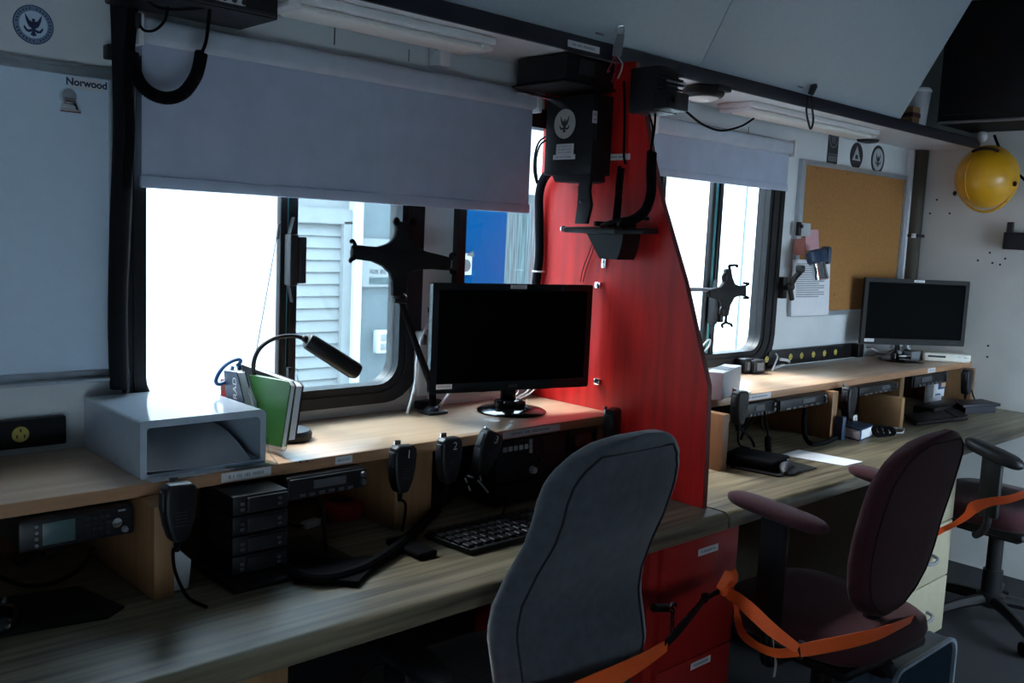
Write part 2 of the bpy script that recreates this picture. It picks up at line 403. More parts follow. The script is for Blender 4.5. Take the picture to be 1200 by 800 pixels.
# ---- windows
def window(name, x0, x1, gx0, gx1, mull, flange):
    gz0, gz1 = 1.012, 1.722
    fr = MB()
    fr.ring(rrect(x0, x1, .963, 1.775, .11, YW), rrect(gx0, gx1, gz0, gz1, .062, YW), -Y, .022)
    fr.ring(rrect(gx0-.012, gx1+.012, gz0-.012, gz1+.012, .07, YW+.001), rrect(gx0, gx1, gz0, gz1, .062, YW+.001), Y, .032)
    if flange: fr.ring(rrect(x0-.052, x1+.052, .925, 1.82, .14, YW), rrect(x0-.026, x1+.026, .948, 1.797, .125, YW), -Y, .014)
    fr.ring(rrect(gx0-.028, gx1+.028, gz0-.028, gz1+.028, .085, YW-.022), rrect(gx0-.02, gx1+.02, gz0-.02, gz1+.02, .078, YW-.022), -Y, .004)
    f = struct(name, fr, M['black'])
    m0, m1 = mull if mull else (gx1, gx1)
    if mull:
        b = MB(); b.span((m0, YW-.010, gz0-.01), (m0+.019, YW+.010, gz1+.01), .003); b.span((m1-.022, YW-.010, gz0-.01), (m1, YW+.010, gz1+.01), .003)
        obj('mullion', b, M['black'], f)
        b = MB(); b.span((m0+.019, YW-.002, gz0-.01), (m1-.022, YW+.008, gz1+.01)); obj('glass_edge', b, M['cyan_glass'], f)
        lz = 1.33 if name == 'window_1' else 1.185
        b = MB(); b.box((m0+.018, YW-.03, lz), (.022, .03, .12), .004); b.box((m1-.004, YW-.028, lz), (.02, .026, .11), .003)
        b.prism([V((m0+.012, YW-.02, lz+.06)), V((m0+.03, YW-.02, lz+.06)), V((m0+.022, YW-.02, lz+.10))], -Y, .016)
        b.prism([V((m0+.012, YW-.02, lz-.06)), V((m0+.03, YW-.02, lz-.06)), V((m0+.022, YW-.02, lz-.10))], -Y, .016)
        obj('latch', b, M['dark_grey'], f)
    b = MB(); b.prism(rrect(gx0-.01, m0+.005, gz0-.01, gz1+.01, .05, YW+.012), Y, .003); obj('pane', b, M['glass_clear'], f)
    if mull:
        b = MB(); b.prism(rrect(m1-.005, gx1+.01, gz0-.01, gz1+.01, .05, YW+.006), Y, .003); obj('pane', b, M['glass_tint'] if name == 'window_1' else M['glass_clear'], f)
    return f
window('window_1', .750, 1.524, .790, 1.452, (1.110, 1.157), False)
window('window_2', 1.640, 2.405, 1.668, 2.375, None, False)
window('window_3', 2.500, 3.236, 2.532, 3.172, (2.818, 2.884), True)
# ================================================================== OUTSIDE
YE = 3.4
def ex(px, py=300): return at(px, py, 'y', YE)
b = MB(); b.span((-6, YW+.2, -.35), (14, 9, -.30)); tag(obj('ground_outside', b, M['ext_ground']), 'pale concrete ground outside the windows', 'ground')['kind'] = 'structure'
b = MB(); b.span((1.6, -12, -.35), (14, YF-.3, -.30)); tag(obj('ground_outside', b, M['ext_asphalt']), 'added unseen dark ground blocking low light before the far opening', 'ground')['kind'] = 'structure'  # unseen ground, added dark so only the sky lights the far opening
bl = thing('neighbouring_building', 'pale neighbouring building with siding and blue end seen through the windows', 'building', (2, YE, -.3))
xa, xb, xc, xd, xe = ex(408).x, ex(417).x, ex(536).x, ex(592).x, ex(627).x
xs1 = ex(336).x
b = MB(); b.span((-6, YE, -.3), (xs1, YE+.2, 2.12)); obj('outdoor_wall', b, M['ext_white'], bl, label='outdoor wall whitened to look overexposed')  # whiter than the cladding so the left pane looks overexposed
b = MB(); b.span((xs1, YE, -.3), (xa, YE+.2, 2.12)); obj('cladding', b, M['ext_siding'], bl, label='pale grey cladding')
gx0, gx1 = ex(346).x, ex(398).x; gt = at(250, 252, 'y', YE).z
b = MB(); z = -.28
while z < gt-.02:
    b.prism([V((gx0, YE, z)), V((gx0, YE-.012, z+.004)), V((gx0, YE-.004, z+.046)), V((gx0, YE, z+.05))], X, gx1-gx0); z += .05
obj('roller_door', b, M['ext_siding'], bl, label='pale ribbed roller door')
b = MB(); b.span((gx0-.06, YE-.03, gt-.01), (gx1+.06, YE, gt+.05)); b.span((gx1, YE-.03, -.3), (gx1+.05, YE, gt)); obj('door_frame', b, M['ext_siding'], bl)
b = MB(); b.span((xa, YE-.05, -.3), (xb, YE+.2, 2.12)); obj('corner_post', b, M['ext_white'], bl)
b = MB(); b.span((xb, YE, -.3), (xc, YE+.2, 2.12)); obj('cladding', b, M['ext_pale'], bl, label='pale blue cladding')
b = MB(); b.span((xc, YE, -.3), (xd, YE+.2, 2.12)); obj('cladding', b, M['ext_blue'], bl, label='strong blue cladding')
zt = at(623, 228, 'y', YE).z
b = MB(); b.span((xd, YE, -.3), (xe+.25, YE+.2, zt)); obj('cladding', b, M['ext_grey'], bl, label='streaked grey cladding')
b = MB(); b.span((xd, YE+.02, zt), (xe+.25, YE+.2, 2.12)); b.span((xe+.25, YE, -.3), (14, YE+.2, 2.12)); obj('outdoor_wall', b, M['ext_white'], bl)
b = MB(); p = ex(870); b.span((p.x-.008, YE-.006, -.3), (p.x+.008, YE, 3)); obj('wall_seam', b, M['ext_pale'], bl)
a0, a1 = at(424, 336, 'y', YE-.02), at(474, 281, 'y', YE-.02)
s1 = thing('wall_sign', 'white notice with black lettering on the pale outdoor wall behind the tablet holder', 'sign', ((a0.x+a1.x)/2, YE-.01, a0.z))
b = MB(); b.span((a0.x, YE-.02, a0.z), (a1.x, YE, a1.z)); obj('sign_board', b, M['ext_siding'], s1)
b = MB(); b.text('FOR IRS', at(443, 318.5, 'y', YE-.021), X, Z, .024, center=True, bold=.02)
obj('lettering', b, M['ink'], s1)
q0, q1 = at(433, 333, 'y', YE-.022), at(460, 325, 'y', YE-.022)
b = MB(); b.span(q0, q1+V((0, .002, 0))); obj('print_strip', b, M['ext_grey'], s1, label='grey printed strip')
s2 = thing('wall_notice', 'small white notice with a grey emblem on the blue outdoor wall', 'sign', (ex(547).x, YE-.01, at(547, 322, 'y', YE).z))
a0, a1 = at(541, 322, 'y', YE-.01), at(553.5, 297, 'y', YE-.01)
b = MB(); b.span((a0.x, YE-.01, a0.z), (a1.x, YE, a1.z)); obj('sign_board', b, M['ext_siding'], s2)
b = MB(); c0 = at(546, 311, 'y', YE-.011); b.prism([c0+V((.03*math.cos(t), 0, .03*math.sin(t))) for t in [i*PI/5 for i in range(10)]], -Y, .001)
b.prism([c0+V((0, 0, .05)), c0+V((.05, 0, .04)), c0+V((.04, 0, .07))], -Y, .001); obj('emblem', b, M['dark_grey'], s2)
c0 = at(447, 400, 'y', YE-.02)
s3 = thing('outdoor_socket', 'small white socket box on the pale outdoor wall above the desk lamp', 'socket', tuple(c0))
b = MB(); b.box(c0, (.07, .04, .10), .008); obj('socket_box', b, M['ext_white'], s3)
b = MB(); b.box(c0+V((0, -.021, .02)), (.035, .006, .03), .002); b.box(c0+V((0, -.021, -.022)), (.035, .006, .03), .002); obj('cover_flap', b, M['ext_siding'], s3)

# ================================================================== OVERHEAD CABINETS
XE = 3.641
ov = thing('overhead_cabinet', 'long overhead cabinet with slanted grey-white doors and navy lower trim', 'overhead cabinet', (1.3, 1.86, 1.885))
b = MB(); b.span((XL+.002, 1.722, 1.887), (XR-.002, YW-.002, 1.925)); obj('bottom_board', b, M['white'], ov)
b = MB(); b.span((XL+.002, 1.712, 1.884), (XR-.002, 1.722, 1.926), .002); obj('trim_strip', b, M['navy'], ov, label='navy trim strip')
sl = V((0, -.252, .452)).normalized(); nn = V((0, -sl.z, sl.y))
def door(x0, x1):
    b = MB(); p0 = V((0, 1.722, 1.926)); p1 = p0+sl*.60
    b.prism([p0+X*(x0+.002), p0+X*(x1-.002), p1+X*(x1-.002), p1+X*(x0+.002)], -nn, .018, .002)
    return obj('slanted_door', b, M['locker'], ov)
door(XL, .35); door(.35, 2.326); door(2.326, XE)
b = MB(); b.prism([V((XE-.03, 1.98, 1.926)), V((XE-.03, 1.745, 1.926)), V((XE-.03, 1.475, 2.44)), V((XE-.03, 1.98, 2.44))], X, .018); obj('end_panel', b, M['black_matte'], ov, label='dark end panel')
for (px, py, w) in ((684, 55, .12), (783, 90, .10)):
    p = at(px, py, 'y', 1.711); sticker('label_strip', LAB, p+V((0, -.0005, 0)), X, Z, w, .017, ov, -Y, marks=px)
for (px, py) in ((703, 40), (938, 102)):
    p = at(px, py, 'y', 1.705); b = MB(); b.box(p, (.03, .003, .005)); obj('pencil_mark', b, M['mid_grey'], ov)
# open end of the overhead: things behind the last door
b = MB(); p = at(1071, 138, 'y', 1.80); b.box((p.x, 1.82, 1.926+.045), (.07, .06, .09), .006); b.mi = 1; b.box((p.x, 1.82, 1.926+.055), (.072, .062, .018))
tag(obj('carton', b, [M['brown'], M['maroon']]), 'small brown carton beside the open end of the overhead cabinet', 'box')
cu = thing('paper_cup', 'pale tall cup on the overhead ledge beside the small brown carton', 'cup', (4.03, 1.83, 1.926))
b = MB(); b.lathe([(.030, 0), (.032, .004), (.044, .16), (.046, .165), (.041, .16), (.030, .006)], (4.03, 1.83, 1.926)); obj('cup_body', b, M['light_grey'], cu)
b = MB(); b.lathe([(.046, .162), (.048, .17), (.040, .18), (.0, .181)], (4.03, 1.83, 1.926)); obj('lid', b, M['white'], cu)
lk = thing('wall_locker', 'large black locker high on the far end wall above the yellow helmet', 'locker', (4.2, 1.1, 1.955))
b = MB(); b.span((4.06, .2, 1.958), (XR, 1.76, ZC-.002), .004); obj('locker_body', b, M['black_matte'], lk)
b = MB(); b.span((4.045, .22, 1.99), (4.06, .98, ZC-.02), .004); obj('door', b, M['black_matte'], lk)
b = MB(); b.span((4.045, 1.0, 1.99), (4.06, 1.74, ZC-.02), .004); obj('door', b, M['black_matte'], lk)
b = MB(); b.span((4.05, .2, 1.955), (4.07, 1.76, 1.966), .002); obj('edge_strip', b, M['mid_grey'], lk, label='grey bottom edge strip')

# ---- fluorescent fittings under the overhead cabinet
def fitting(label, x0, x1, y0, y1):
    t = thing('light_fitting', label, 'light', ((x0+x1)/2, (y0+y1)/2, 1.85), group='white light fittings under the overhead cabinet')
    b = MB(); b.span((x0, y0, 1.868), (x1, y1, 1.8865), .004); obj('housing', b, M['white'], t)
    b = MB(); b.span((x0+.03, y0+.015, 1.852), (x1-.03, y1-.035, 1.868), .007, 3); obj('diffuser', b, M['bulb'], t)
    b = MB(); b.span((x0, y0+.01, 1.856), (x0+.03, y1-.01, 1.869), .004); obj('end_cap', b, M['white'], t)
    b = MB(); b.span((x1-.03, y0+.01, 1.856), (x1, y1-.01, 1.869), .004); obj('end_cap', b, M['white'], t)
fitting('long white unlit light fitting above the large left blind', 1.0, 1.56, 1.765, 1.905)
fitting('white unlit light fitting above the smaller blind by the cork board', 2.72, 3.62, 1.79, 1.93)
pk = at(818, 108, 'z', 1.87)
t = thing('puck_light', 'small round black lamp with white lens under the overhead cabinet', 'light', (pk.x, pk.y, 1.85))
b = MB(); b.lathe([(0, .034), (.055, .034), (.062, .028), (.064, .012), (.058, .004), (.050, 0)], (pk.x, pk.y-.02, 1.850), seg=32); b.box((pk.x+.02, pk.y-.06, 1.878), (.07, .05, .018), .004); obj('lamp_body', b, M['black'], t)
b = MB(); b.lathe([(0, -.010), (.03, -.008), (.048, 0), (.052, .006)], (pk.x, pk.y-.02, 1.850), seg=32); obj('lens', b, M['bulb'], t, label='white lens')
# small hinge bracket of the light above the blind
p = at(511, 62, 'y', 1.96)
t = thing('hinge_bracket', 'small white wall bracket with dark screws above the left blind', 'bracket', tuple(p))
b = MB(); b.box(p+V((.012, .0, .004)), (.035, .05, .075), .004); b.box(p+V((0, -.02, .045)), (.09, .07, .010), .003); obj('bracket_plate', b, M['white'], t)
b = MB(); b.ball(p+V((-.02, -.03, .015)), .014); b.cyl(p+V((-.02, -.03, .015)), p+V((-.03, -.03, .05)), .006, 10); obj('pivot', b, M['dark_grey'], t)
# hanging clips on the trim
p = at(722, 44, 'y', 1.70)
t = thing('alligator_clip', 'grey bulldog clip with red strings hanging on the navy trim above the red panel', 'clip', tuple(p))
b = MB()
def cl(px, py, y=1.70): return at(px, py, 'y', y)
b.prism([cl(717, 66), cl(719, 50), cl(723, 40), cl(729, 41), cl(727, 56), cl(725, 67)], -Y, .010, .002); obj('jaw', b, M['mid_grey'], t)
b = MB(); b.tube([cl(722, 40, 1.694), cl(723, 32, 1.694), cl(728, 30, 1.694), cl(731, 33, 1.694), cl(728, 47, 1.694)], .003, 8, 5); obj('wire_handle', b, M['chrome'], t)
for pts in ([(720, 66), (716, 76), (712, 84), (715, 83)], [(724, 66), (729, 74), (728, 82), (724, 92)], [(721, 66), (722, 78), (717, 96)]):
    b = MB(); b.tube([cl(x, y, 1.695-.003*i) for i, (x, y) in enumerate(pts)], .0026, 6, 5); obj('string', b, M['red_wire'] if pts[1][0] != 729 else M['light_grey'], t)
t = thing('carabiner', 'dark snap hook with a narrow loop hanging on the navy trim above the cork board', 'hook', tuple(at(948, 145, 'y', 1.70)))
b = MB(); b.prism([cl(946, 110), cl(950, 99), cl(955, 98), cl(956, 102), cl(951, 112)], -Y, .008, .002); obj('clip_jaw', b, M['dark_grey'], t)
b = MB(); b.tube([cl(947, 112), cl(945, 128), cl(947, 142), cl(950, 151), cl(953, 142), cl(952, 128), cl(950, 112)], .0035, 8, 5); obj('loop', b, M['dark_grey'], t)

# ---- roller blinds
def blind(label, x0, x1, ztop, zbot, bracket_r):
    yb = YW-.048
    t = thing('roller_blind', label, 'blind', ((x0+x1)/2, yb, zbot))
    b = MB(); b.span((x0, YW-.062, ztop-.052), (x1+.012, YW-.002, ztop), .014, 3); obj('cassette', b, M['blind_tube'], t)
    b = MB(); n = 48; rr = []
    for i in range(n+1):
        u = i/n; x = x0+(x1-x0)*u
        off = .0035*math.sin(u*19)+.002*math.sin(u*41+1)
        rr.append([V((x, yb+off*k*.8+.0004, ztop-.045+(zbot-ztop+.045)*k)) for k in (0, .33, .66, 1)]+[V((x, yb+off*k*.8-.0004, ztop-.045+(zbot-ztop+.045)*k)) for k in (1, .66, .33, 0)])
    b.loft(rr); obj('cloth', b, M['blind'], t)
    b = MB(); b.span((x0-.004, yb-.005, zbot-.004), (x1+.004, yb+.006, zbot+.022), .004); obj('bottom_rail', b, M['blind'], t)
    b = MB(); b.span((x1+.008, YW-.066, ztop-.058), (x1+.02, YW-.002, ztop+.004), .002); obj('end_bracket', b, M['white'], t)
    b = MB(); b.span((x0-.014, YW-.066, ztop-.058), (x0-.002, YW-.002, ztop+.004), .002); obj('end_bracket', b, M['white'], t)
    return t, yb
b1, yb = blind('wide lilac-grey roller blind half lowered over the left window',   .770, 1.872, 1.815, 1.478, 1)
b = MB(); pts = [at(147, y, 'y', yb-.01) for y in (224, 300, 380, 430)]; b.tube(pts, .0012, 6)
for k in range(20): b.ball(at(147, 226+k*10, 'y', yb-.01), .0024, seg=6)
obj('bead_chain', b, M['light_grey'], b1)
b2, _ = blind('smaller lilac-grey roller blind over the window beside the cork board', 2.42, 3.235, 1.812, 1.628, 1)
b = MB(); b.tube([at(326, 268, 'y', 1.95), at(315, 330, 'y', 1.93), at(297, 430, 'y', 1.90)], .0012, 6); b.tube([at(327, 262, 'y', 1.95), at(325, 280, 'y', 1.95)], .004, 8)
tag(obj('pull_cord', b, M['mid_grey']), 'thin slanting cord hanging from the window latch behind the scissors', 'cord')

# ================================================================== LEFT WALL PIECES
wb = thing('whiteboard', 'grey-white whiteboard with aluminium rail at the left of the wall', 'whiteboard', (.1, YW-.01, 1.08))
b = MB(); b.span((-.6, YW-.014, 1.095), (.718, YW, 1.685)); obj('writing_surface', b, M['board'], wb)
b = MB(); b.span((-.6, YW-.022, 1.684), (.732, YW, 1.704), .003); b.span((-.6, YW-.026, 1.698), (.732, YW, 1.704), .001); obj('top_rail', b, M['alu'], wb)
b = MB(); b.span((.716, YW-.020, 1.09), (.730, YW, 1.684), .003); obj('side_frame', b, M['alu'], wb)
b = MB(); b.span((-.6, YW-.045, 1.076), (.726, YW, 1.083), .002); b.span((-.6, YW-.02, 1.076), (.726, YW, 1.097), .003); obj('pen_tray', b, M['alu'], wb)
nm = at(102, 99, 'y', YW-.0145)
b = MB(); b.span(nm+V((-.033, -.001, -.012)), nm+V((.031, 0, .011))); nt_ = obj('name_plate', b, M['label'], wb, label='white maker plate')
b = MB(); b.text('Norwood', nm+V((-.001, -.0012, .001)), X, Z, .0195, bold=.035); obj('lettering', b, M['ink_blue'], nt_)
p = at(80, 120, 'y', YW-.02)
mc = thing('magnetic_clip', 'small silver bulldog magnet clip on the whiteboard under the lettering', 'clip', tuple(p))
b = MB(); b.lathe([(0, .012), (.014, .012), (.016, .006), (.016, 0), (0, 0)], p+V((0, .006, .012)), -Y, 20); b.prism([p+V((-.012, -.004, .004)), p+V((.012, -.004, .004)), p+V((.018, -.010, -.016)), p+V((-.018, -.010, -.016))], Y, .004, .001); obj('clip_body', b, M['chrome'], mc)
b = MB(); b.cyl(p+V((-.019, -.011, -.017)), p+V((.019, -.011, -.017)), .004, 10); b.cyl(p+V((-.01, -.008, .004)), p+V((.01, -.008, .004)), .005, 10); obj('clip_lip', b, M['chrome'], mc)
# wall emblem
def seal(name, label, o, u, v, n, R, mats, cat='emblem', parent=None):
    """round official-looking decal: ring band, disc, eagle"""
    o, u, v, n = V(o), V(u), V(v), V(n)
    def circ(r, off): return [o+n*off+(u*math.cos(2*PI*i/40)+v*math.sin(2*PI*i/40))*r for i in range(40)]
    b = MB(); b.mi = 0; b.prism(circ(R, 0), n, .0008); b.mi = 1; b.prism(circ(R*.70, .0008), n, .0003)
    b.mi = 2; b.ring(circ(R, .0008), circ(R*.955, .0008), n, .0003)
    for i in range(30):                    # ring of tiny marks standing for the unreadable circular lettering
        a = 2*PI*i/30+.1
        if i % 8 == 7: continue
        c0 = o+(u*math.cos(a)+v*math.sin(a))*R*.83+n*.0009; tt = -u*math.sin(a)+v*math.cos(a); rr = u*math.cos(a)+v*math.sin(a)
        b.prism([c0-tt*R*.03-rr*R*.05, c0+tt*R*.03-rr*R*.05, c0+tt*R*.03+rr*R*.05, c0-tt*R*.03+rr*R*.05], n, .0002)
    b.mi = 3; eagle(b, o+n*.0012, u, v, n, R*.96)
    ob = obj(name, b, mats, parent)
    if parent is None: tag(ob, label, cat)
    return ob
seal('wall_emblem', 'round blue eagle emblem stuck on the wall above the whiteboard', at(39, 29, 'y', YW), X, Z, -Y, .0365, [M['blue_ring'], M['board'], M['ink_blue'], M['ink_blue']])
# black padded cable trunk between whiteboard and blind
ct = thing('cable_run', 'thick black padded cable run hanging beside the whiteboard', 'cable', (.745, 1.96, 1.02))
def tp(px, py, y=1.955): return at(px, py, 'y', y)
b = MB(); b.tube([tp(150, -30), tp(146, 40), tp(146, 120), tp(144, 200), tp(141, 280), tp(138, 360), tp(140, 455)], lambda u: .021-.002*u, 14, 5); obj('sleeve', b, M['black_web'], ct)
b = MB(); b.tube([tp(134, -30, 1.96), tp(137, 40, 1.96), tp(139, 150, 1.96), tp(135, 260, 1.96), tp(133, 380, 1.96), tp(135, 452, 1.96)], .011, 10, 5); obj('cable', b, M['black_web'], ct)
b = MB(); b.tube([tp(157, -30, 1.93), tp(155, 20, 1.93), tp(150, 90, 1.93), tp(152, 150, 1.93), tp(148, 220, 1.94)], .010, 10, 5); obj('cable', b, M['rubber'], ct)
b = MB(); b.box(tp(130, 61, 1.975), (.022, .03, .028), .003); obj('cable_clamp', b, M['black'], ct)
b = MB(); b.tube([tp(146, 430, 1.952), tp(148, 440, 1.95), tp(147, 460, 1.95)], .008, 8); obj('cable_end', b, M['navy'], ct)
# black set mounted under the overhead, with its cords
dv = thing('overhead_radio', 'black radio set bolted under the overhead cabinet at the top left', 'radio', (.85, 1.80, 1.82))
y0 = 1.775; a0 = at(326, 24, 'y', y0)
b = MB(); b.span((.69, y0, a0.z), (a0.x, y0+.16, 1.8865), .004); obj('case', b, M['black'], dv)
b = MB(); b.span((.70, y0-.006, a0.z+.004), (a0.x-.008, y0, a0.z+.012), .001); obj('front_rail', b, M['dark_grey'], dv)
p = at(272, 2, 'y', y0); b = MB(); b.span((p.x-.035, y0-.002, p.z-.004), (p.x+.028, y0, p.z+.03)); obj('paper_label', b, M['label'], dv, label='white paper label')
b = MB()
for dx in (.0, .02, .04): b.cyl((.86+dx, y0-.005, a0.z+.02), (.86+dx, y0, a0.z+.02), .005, 10)
obj('button', b, M['dark_grey'], dv)
cc = thing('coiled_cord', 'black coiled microphone cord drooping in a loop in front of the left blind', 'cord', tuple(tp(195, 115, 1.86)))
def cp(px, py, y=1.86): return at(px, py, 'y', y)
b = MB(); b.coil([cp(155, 62, 1.90), cp(157, 80, 1.89), cp(164, 97, 1.87), cp(178, 110, 1.86), cp(197, 115, 1.85), cp(215, 109, 1.84), cp(228, 92, 1.83), cp(233, 78, 1.82), cp(236, 62, 1.82)], .0098, .0034, 56); obj('coil', b, M['rubber'], cc)
b = MB(); b.tube([cp(236, 63, 1.82), cp(241, 50, 1.82), cp(244, 30, 1.81), cp(246, 8, 1.80)], .0035, 8, 5); obj('straight_lead', b, M['rubber'], cc)
lc = thing('antenna_lead', 'thin black lead looping between the cable run and the overhead radio', 'cord', tuple(cp(175, 38, 1.90)))
b = MB(); b.tube([cp(164, 30, 1.92), cp(170, 36, 1.91), cp(182, 35, 1.90), cp(193, 24, 1.88), cp(197, 8, 1.85), cp(197, 0, 1.84)], .0028, 8, 6); obj('lead', b, M['rubber'], lc)
b = MB(); b.box(cp(161, 24, 1.925), (.014, .014, .030), .004); obj('plug', b, M['dark_grey'], lc)
b = MB(); b.tube([cp(172, 0, 1.84), cp(185, 8, 1.84), cp(205, 11, 1.83), cp(240, 9, 1.80)], .003, 8, 5); obj('lead', b, M['rubber'], lc)

# ================================================================== DESKS AND RAISED SHELVES
def desk(name, label, x0, x1):
    t = thing(name, label, 'desk', ((x0+x1)/2, 1.65, 0))
    pr = [V((0, YW-.002, ZD-.045)), V((0, YD+.012, ZD-.046)), V((0, YD+.002, ZD-.040)), V((0, YD, ZD-.030)), V((0, YD+.001, ZD-.014)), V((0, YD+.008, ZD-.005)), V((0, YD+.020, ZD)), V((0, YW-.002, ZD))]
    b = MB(); b.prism([q+X*x0 for q in pr], X, x1-x0); obj('worktop', b, M['desk'], t)
    return t
d1 = desk('worktop_desk', 'grey oak laminate worktop under the left window, left of the red panel', XL+.002, 1.985)
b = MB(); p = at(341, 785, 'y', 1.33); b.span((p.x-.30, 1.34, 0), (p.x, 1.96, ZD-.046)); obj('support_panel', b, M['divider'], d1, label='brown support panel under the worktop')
b = MB(); b.span((XL+.002, 1.955, 0), (1.985, 1.985, ZD-.046)); obj('rear_panel', b, M['black_matte'], d1)
d2 = desk('worktop_desk', 'grey oak laminate worktop right of the red panel, running to the far wall', 1.995, XR-.002)
b = MB(); b.span((1.995, 1.955, 0), (XR-.002, 1.985, ZD-.046)); obj('rear_panel', b, M['black_matte'], d2)

def shelf(label, x0, x1, divs, ends):
    t = thing('raised_shelf', label, 'shelf', ((x0+x1)/2, 1.82, ZD))
    b = MB(); b.span((x0, YS+.002, ZS-.024), (x1, YW-.002, ZS), .0015); obj('shelf_board', b, M['shelf'], t)
    b = MB(); b.span((x0, YS-.001, ZS-.024), (x1, YS+.002, ZS-.0005), .0008); obj('edge_band', b, M['shelf_edge'], t)
    for a, c, y in divs:
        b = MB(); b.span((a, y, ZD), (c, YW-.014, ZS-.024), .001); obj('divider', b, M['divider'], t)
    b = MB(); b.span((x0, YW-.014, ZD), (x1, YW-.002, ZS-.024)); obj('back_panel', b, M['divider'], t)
    return t
sh1 = shelf('maple raised shelf over the left worktop carrying the tray and the large monitor', XL+.002, XP-.001, [(.645, .682, 1.58), (1.222, 1.325, 1.66), (1.93, XP-.002, 1.70)], 0)
sh2 = shelf('maple raised shelf right of the red panel carrying the white box and far monitor', 2.33, XR-.002, [(2.335, 2.368, 1.56), (3.08, 3.118, 1.61), (3.72, 3.755, 1.66), (4.345, 4.38, 1.62)], 0)
for (px, py, w, h, t) in ((289, 553, .105, .018, sh1), (403, 537, .042, .016, sh1), (624, 499, .20, .017, sh1), (888, 466.5, .155, .018, sh2), (1092, 431, .075, .018, sh2)):
    p = at(px, py, 'y', YS-.0015); p.z = ZS-.0115
    sticker('label_strip', LAB, p, X, Z, w, h, t, -Y, marks=px)
for px, py in ((352, 541), (360, 540)):
    p = at(px, py, 'y', YS-.002); b = MB(); b.cyl((p.x, YS-.003, p.z), (p.x, YS, p.z), .0025, 8); obj('screw_hole', b, M['ink'], sh1)

# ================================================================== RED PARTITION
rp = thing('red_partition', 'tall red-stained plywood panel standing between the two worktops', 'partition', (XP+.01, 1.65, ZD))
prof = [(1.998, ZD+.0005), (1.356, ZD+.0005), (1.358, .864), (1.366, 1.056), (1.458, 1.312), (1.545, 1.507), (1.585, 1.617), (1.665, 1.884), (1.998, 1.884)]
b = MB(); b.prism([V((XP, y, z)) for y, z in prof], X, .017); obj('panel_board', b, M['red'], rp)
b = MB()
pr2 = prof[1:8]
for (y0, z0), (y1, z1) in zip(pr2[:-1], pr2[1:]): b.prism([V((XP-.0005, y0-.0012, z0)), V((XP-.0005, y0, z0)), V((XP-.0005, y1, z1)), V((XP-.0005, y1-.0012, z1))], X, .018)
obj('front_edge', b, M['red_dark'], rp, label='dark front edge')
p = at(721, 184, 'x', XP); sticker('label_strip', LAB, p-X*.0003, -Y, Z, .105, .016, rp, -X, marks=7)
for px, py in ((701, 334), (700, 447)):
    p = at(px, py, 'x', XP-.004); b = MB(); b.box(p, (.010, .022, .018), .003); b.mi = 1; b.cyl(p-X*.006-Y*.003, p-X*.004-Y*.003, .004, 8); obj('metal_bracket', b, [M['chrome'], M['ink']], rp, label='small metal bracket')
p = at(708, 307, 'x', XP-.003); b = MB(); b.box(p, (.006, .016, .034), .002); b.mi = 1; b.cyl(p-X*.004, p-X*.002, .003, 8); obj('metal_bracket', b, [M['chrome'], M['ink']], rp)
# ================================================================== MONITORS
def monitor(label, cx, cy, rz, w, h, z0, brand, zbase=ZS, base_off=(0, .03), gloss='black_gloss'):
    t = thing('monitor', label, 'monitor', (cx, cy, zbase), rz)
    L = dict(local=True); zb = z0-zbase
    b = MB(); b.ring(rrect(-w/2, w/2, zb, zb+h, .006, 0), rrect(-w/2+.018, w/2-.018, zb+.026, zb+h-.018, .002, 0), Y, .018)
    b.box((0, .012, zb+h/2), (w-.01, .012, h-.01)); b.box((0, .030, zb+h/2), (w*.86, .028, h*.82), .012); obj('bezel', b, M[gloss], t, **L)
    b = MB(); b.span((-w/2+.018, .003, zb+.026), (w/2-.018, .006, zb+h-.018)); obj('display', b, M['screen'], t, **L)
    b = MB(); b.box((base_off[0], base_off[1]+.012, zb/2+.03), (.042, .022, zb+.06), .006); b.box((base_off[0], base_off[1], .022), (.07, .06, .018), .006); obj('stand_neck', b, M['black_gloss'], t, **L)
    b = MB(); b.lathe([(0, .014), (.05, .013), (.088, .008), (.095, .004), (.094, 0)], (base_off[0], base_off[1]-.01, .0), seg=48); obj('stand_base', b, M['black_gloss'], t, **L)
    b = MB(); b.cyl((base_off[0]-.04, base_off[1]-.01, .012), (base_off[0]-.04, base_off[1]-.01, .034), .013, 16); obj('cable_clip', b, M['black_gloss'], t, **L)
    if brand:
        b = MB(); b.text('ASUS', (0, -.0006, zb+.012), X, Z, .012); obj('lettering', b, M['mid_grey'], t, **L)
    o = V((-w/2+.04, -.0003, zb+.018)); b = MB(); b.box(o, (.045, .001, .013)); b.mi = 1
    for k in range(6): b.box(o+V((-.016+.0062*k, -.0006, 0)), (.004, .0006, .005))
    obj('label_strip', b, LAB, t, **L)
    b = MB(); b.box((.005, -.0003, zb+h-.008), (.05, .001, .010)); b.mi = 1
    for k in range(6): b.box((-.01+.006*k, -.0009, zb+h-.008), (.004, .0006, .004))
    obj('label_strip', b, LAB, t, **L)
    b = MB(); b.box((w/2-.06, -.0004, zb+.013), (.04, .0006, .002)); obj('button_marks', b, M['dark_grey'], t, **L)
    return t
mon1 = monitor('large black monitor on the maple shelf in front of the red panel', 1.700, 1.800, math.radians(-13), .487, .284, 1.000, True, base_off=(.02, .045))
mon2 = monitor('black monitor in the far corner on the right-hand raised shelf', 4.085, 1.785, math.radians(-33), .50, .288, 1.010, False, gloss='black_matte', base_off=(-.02, .05))

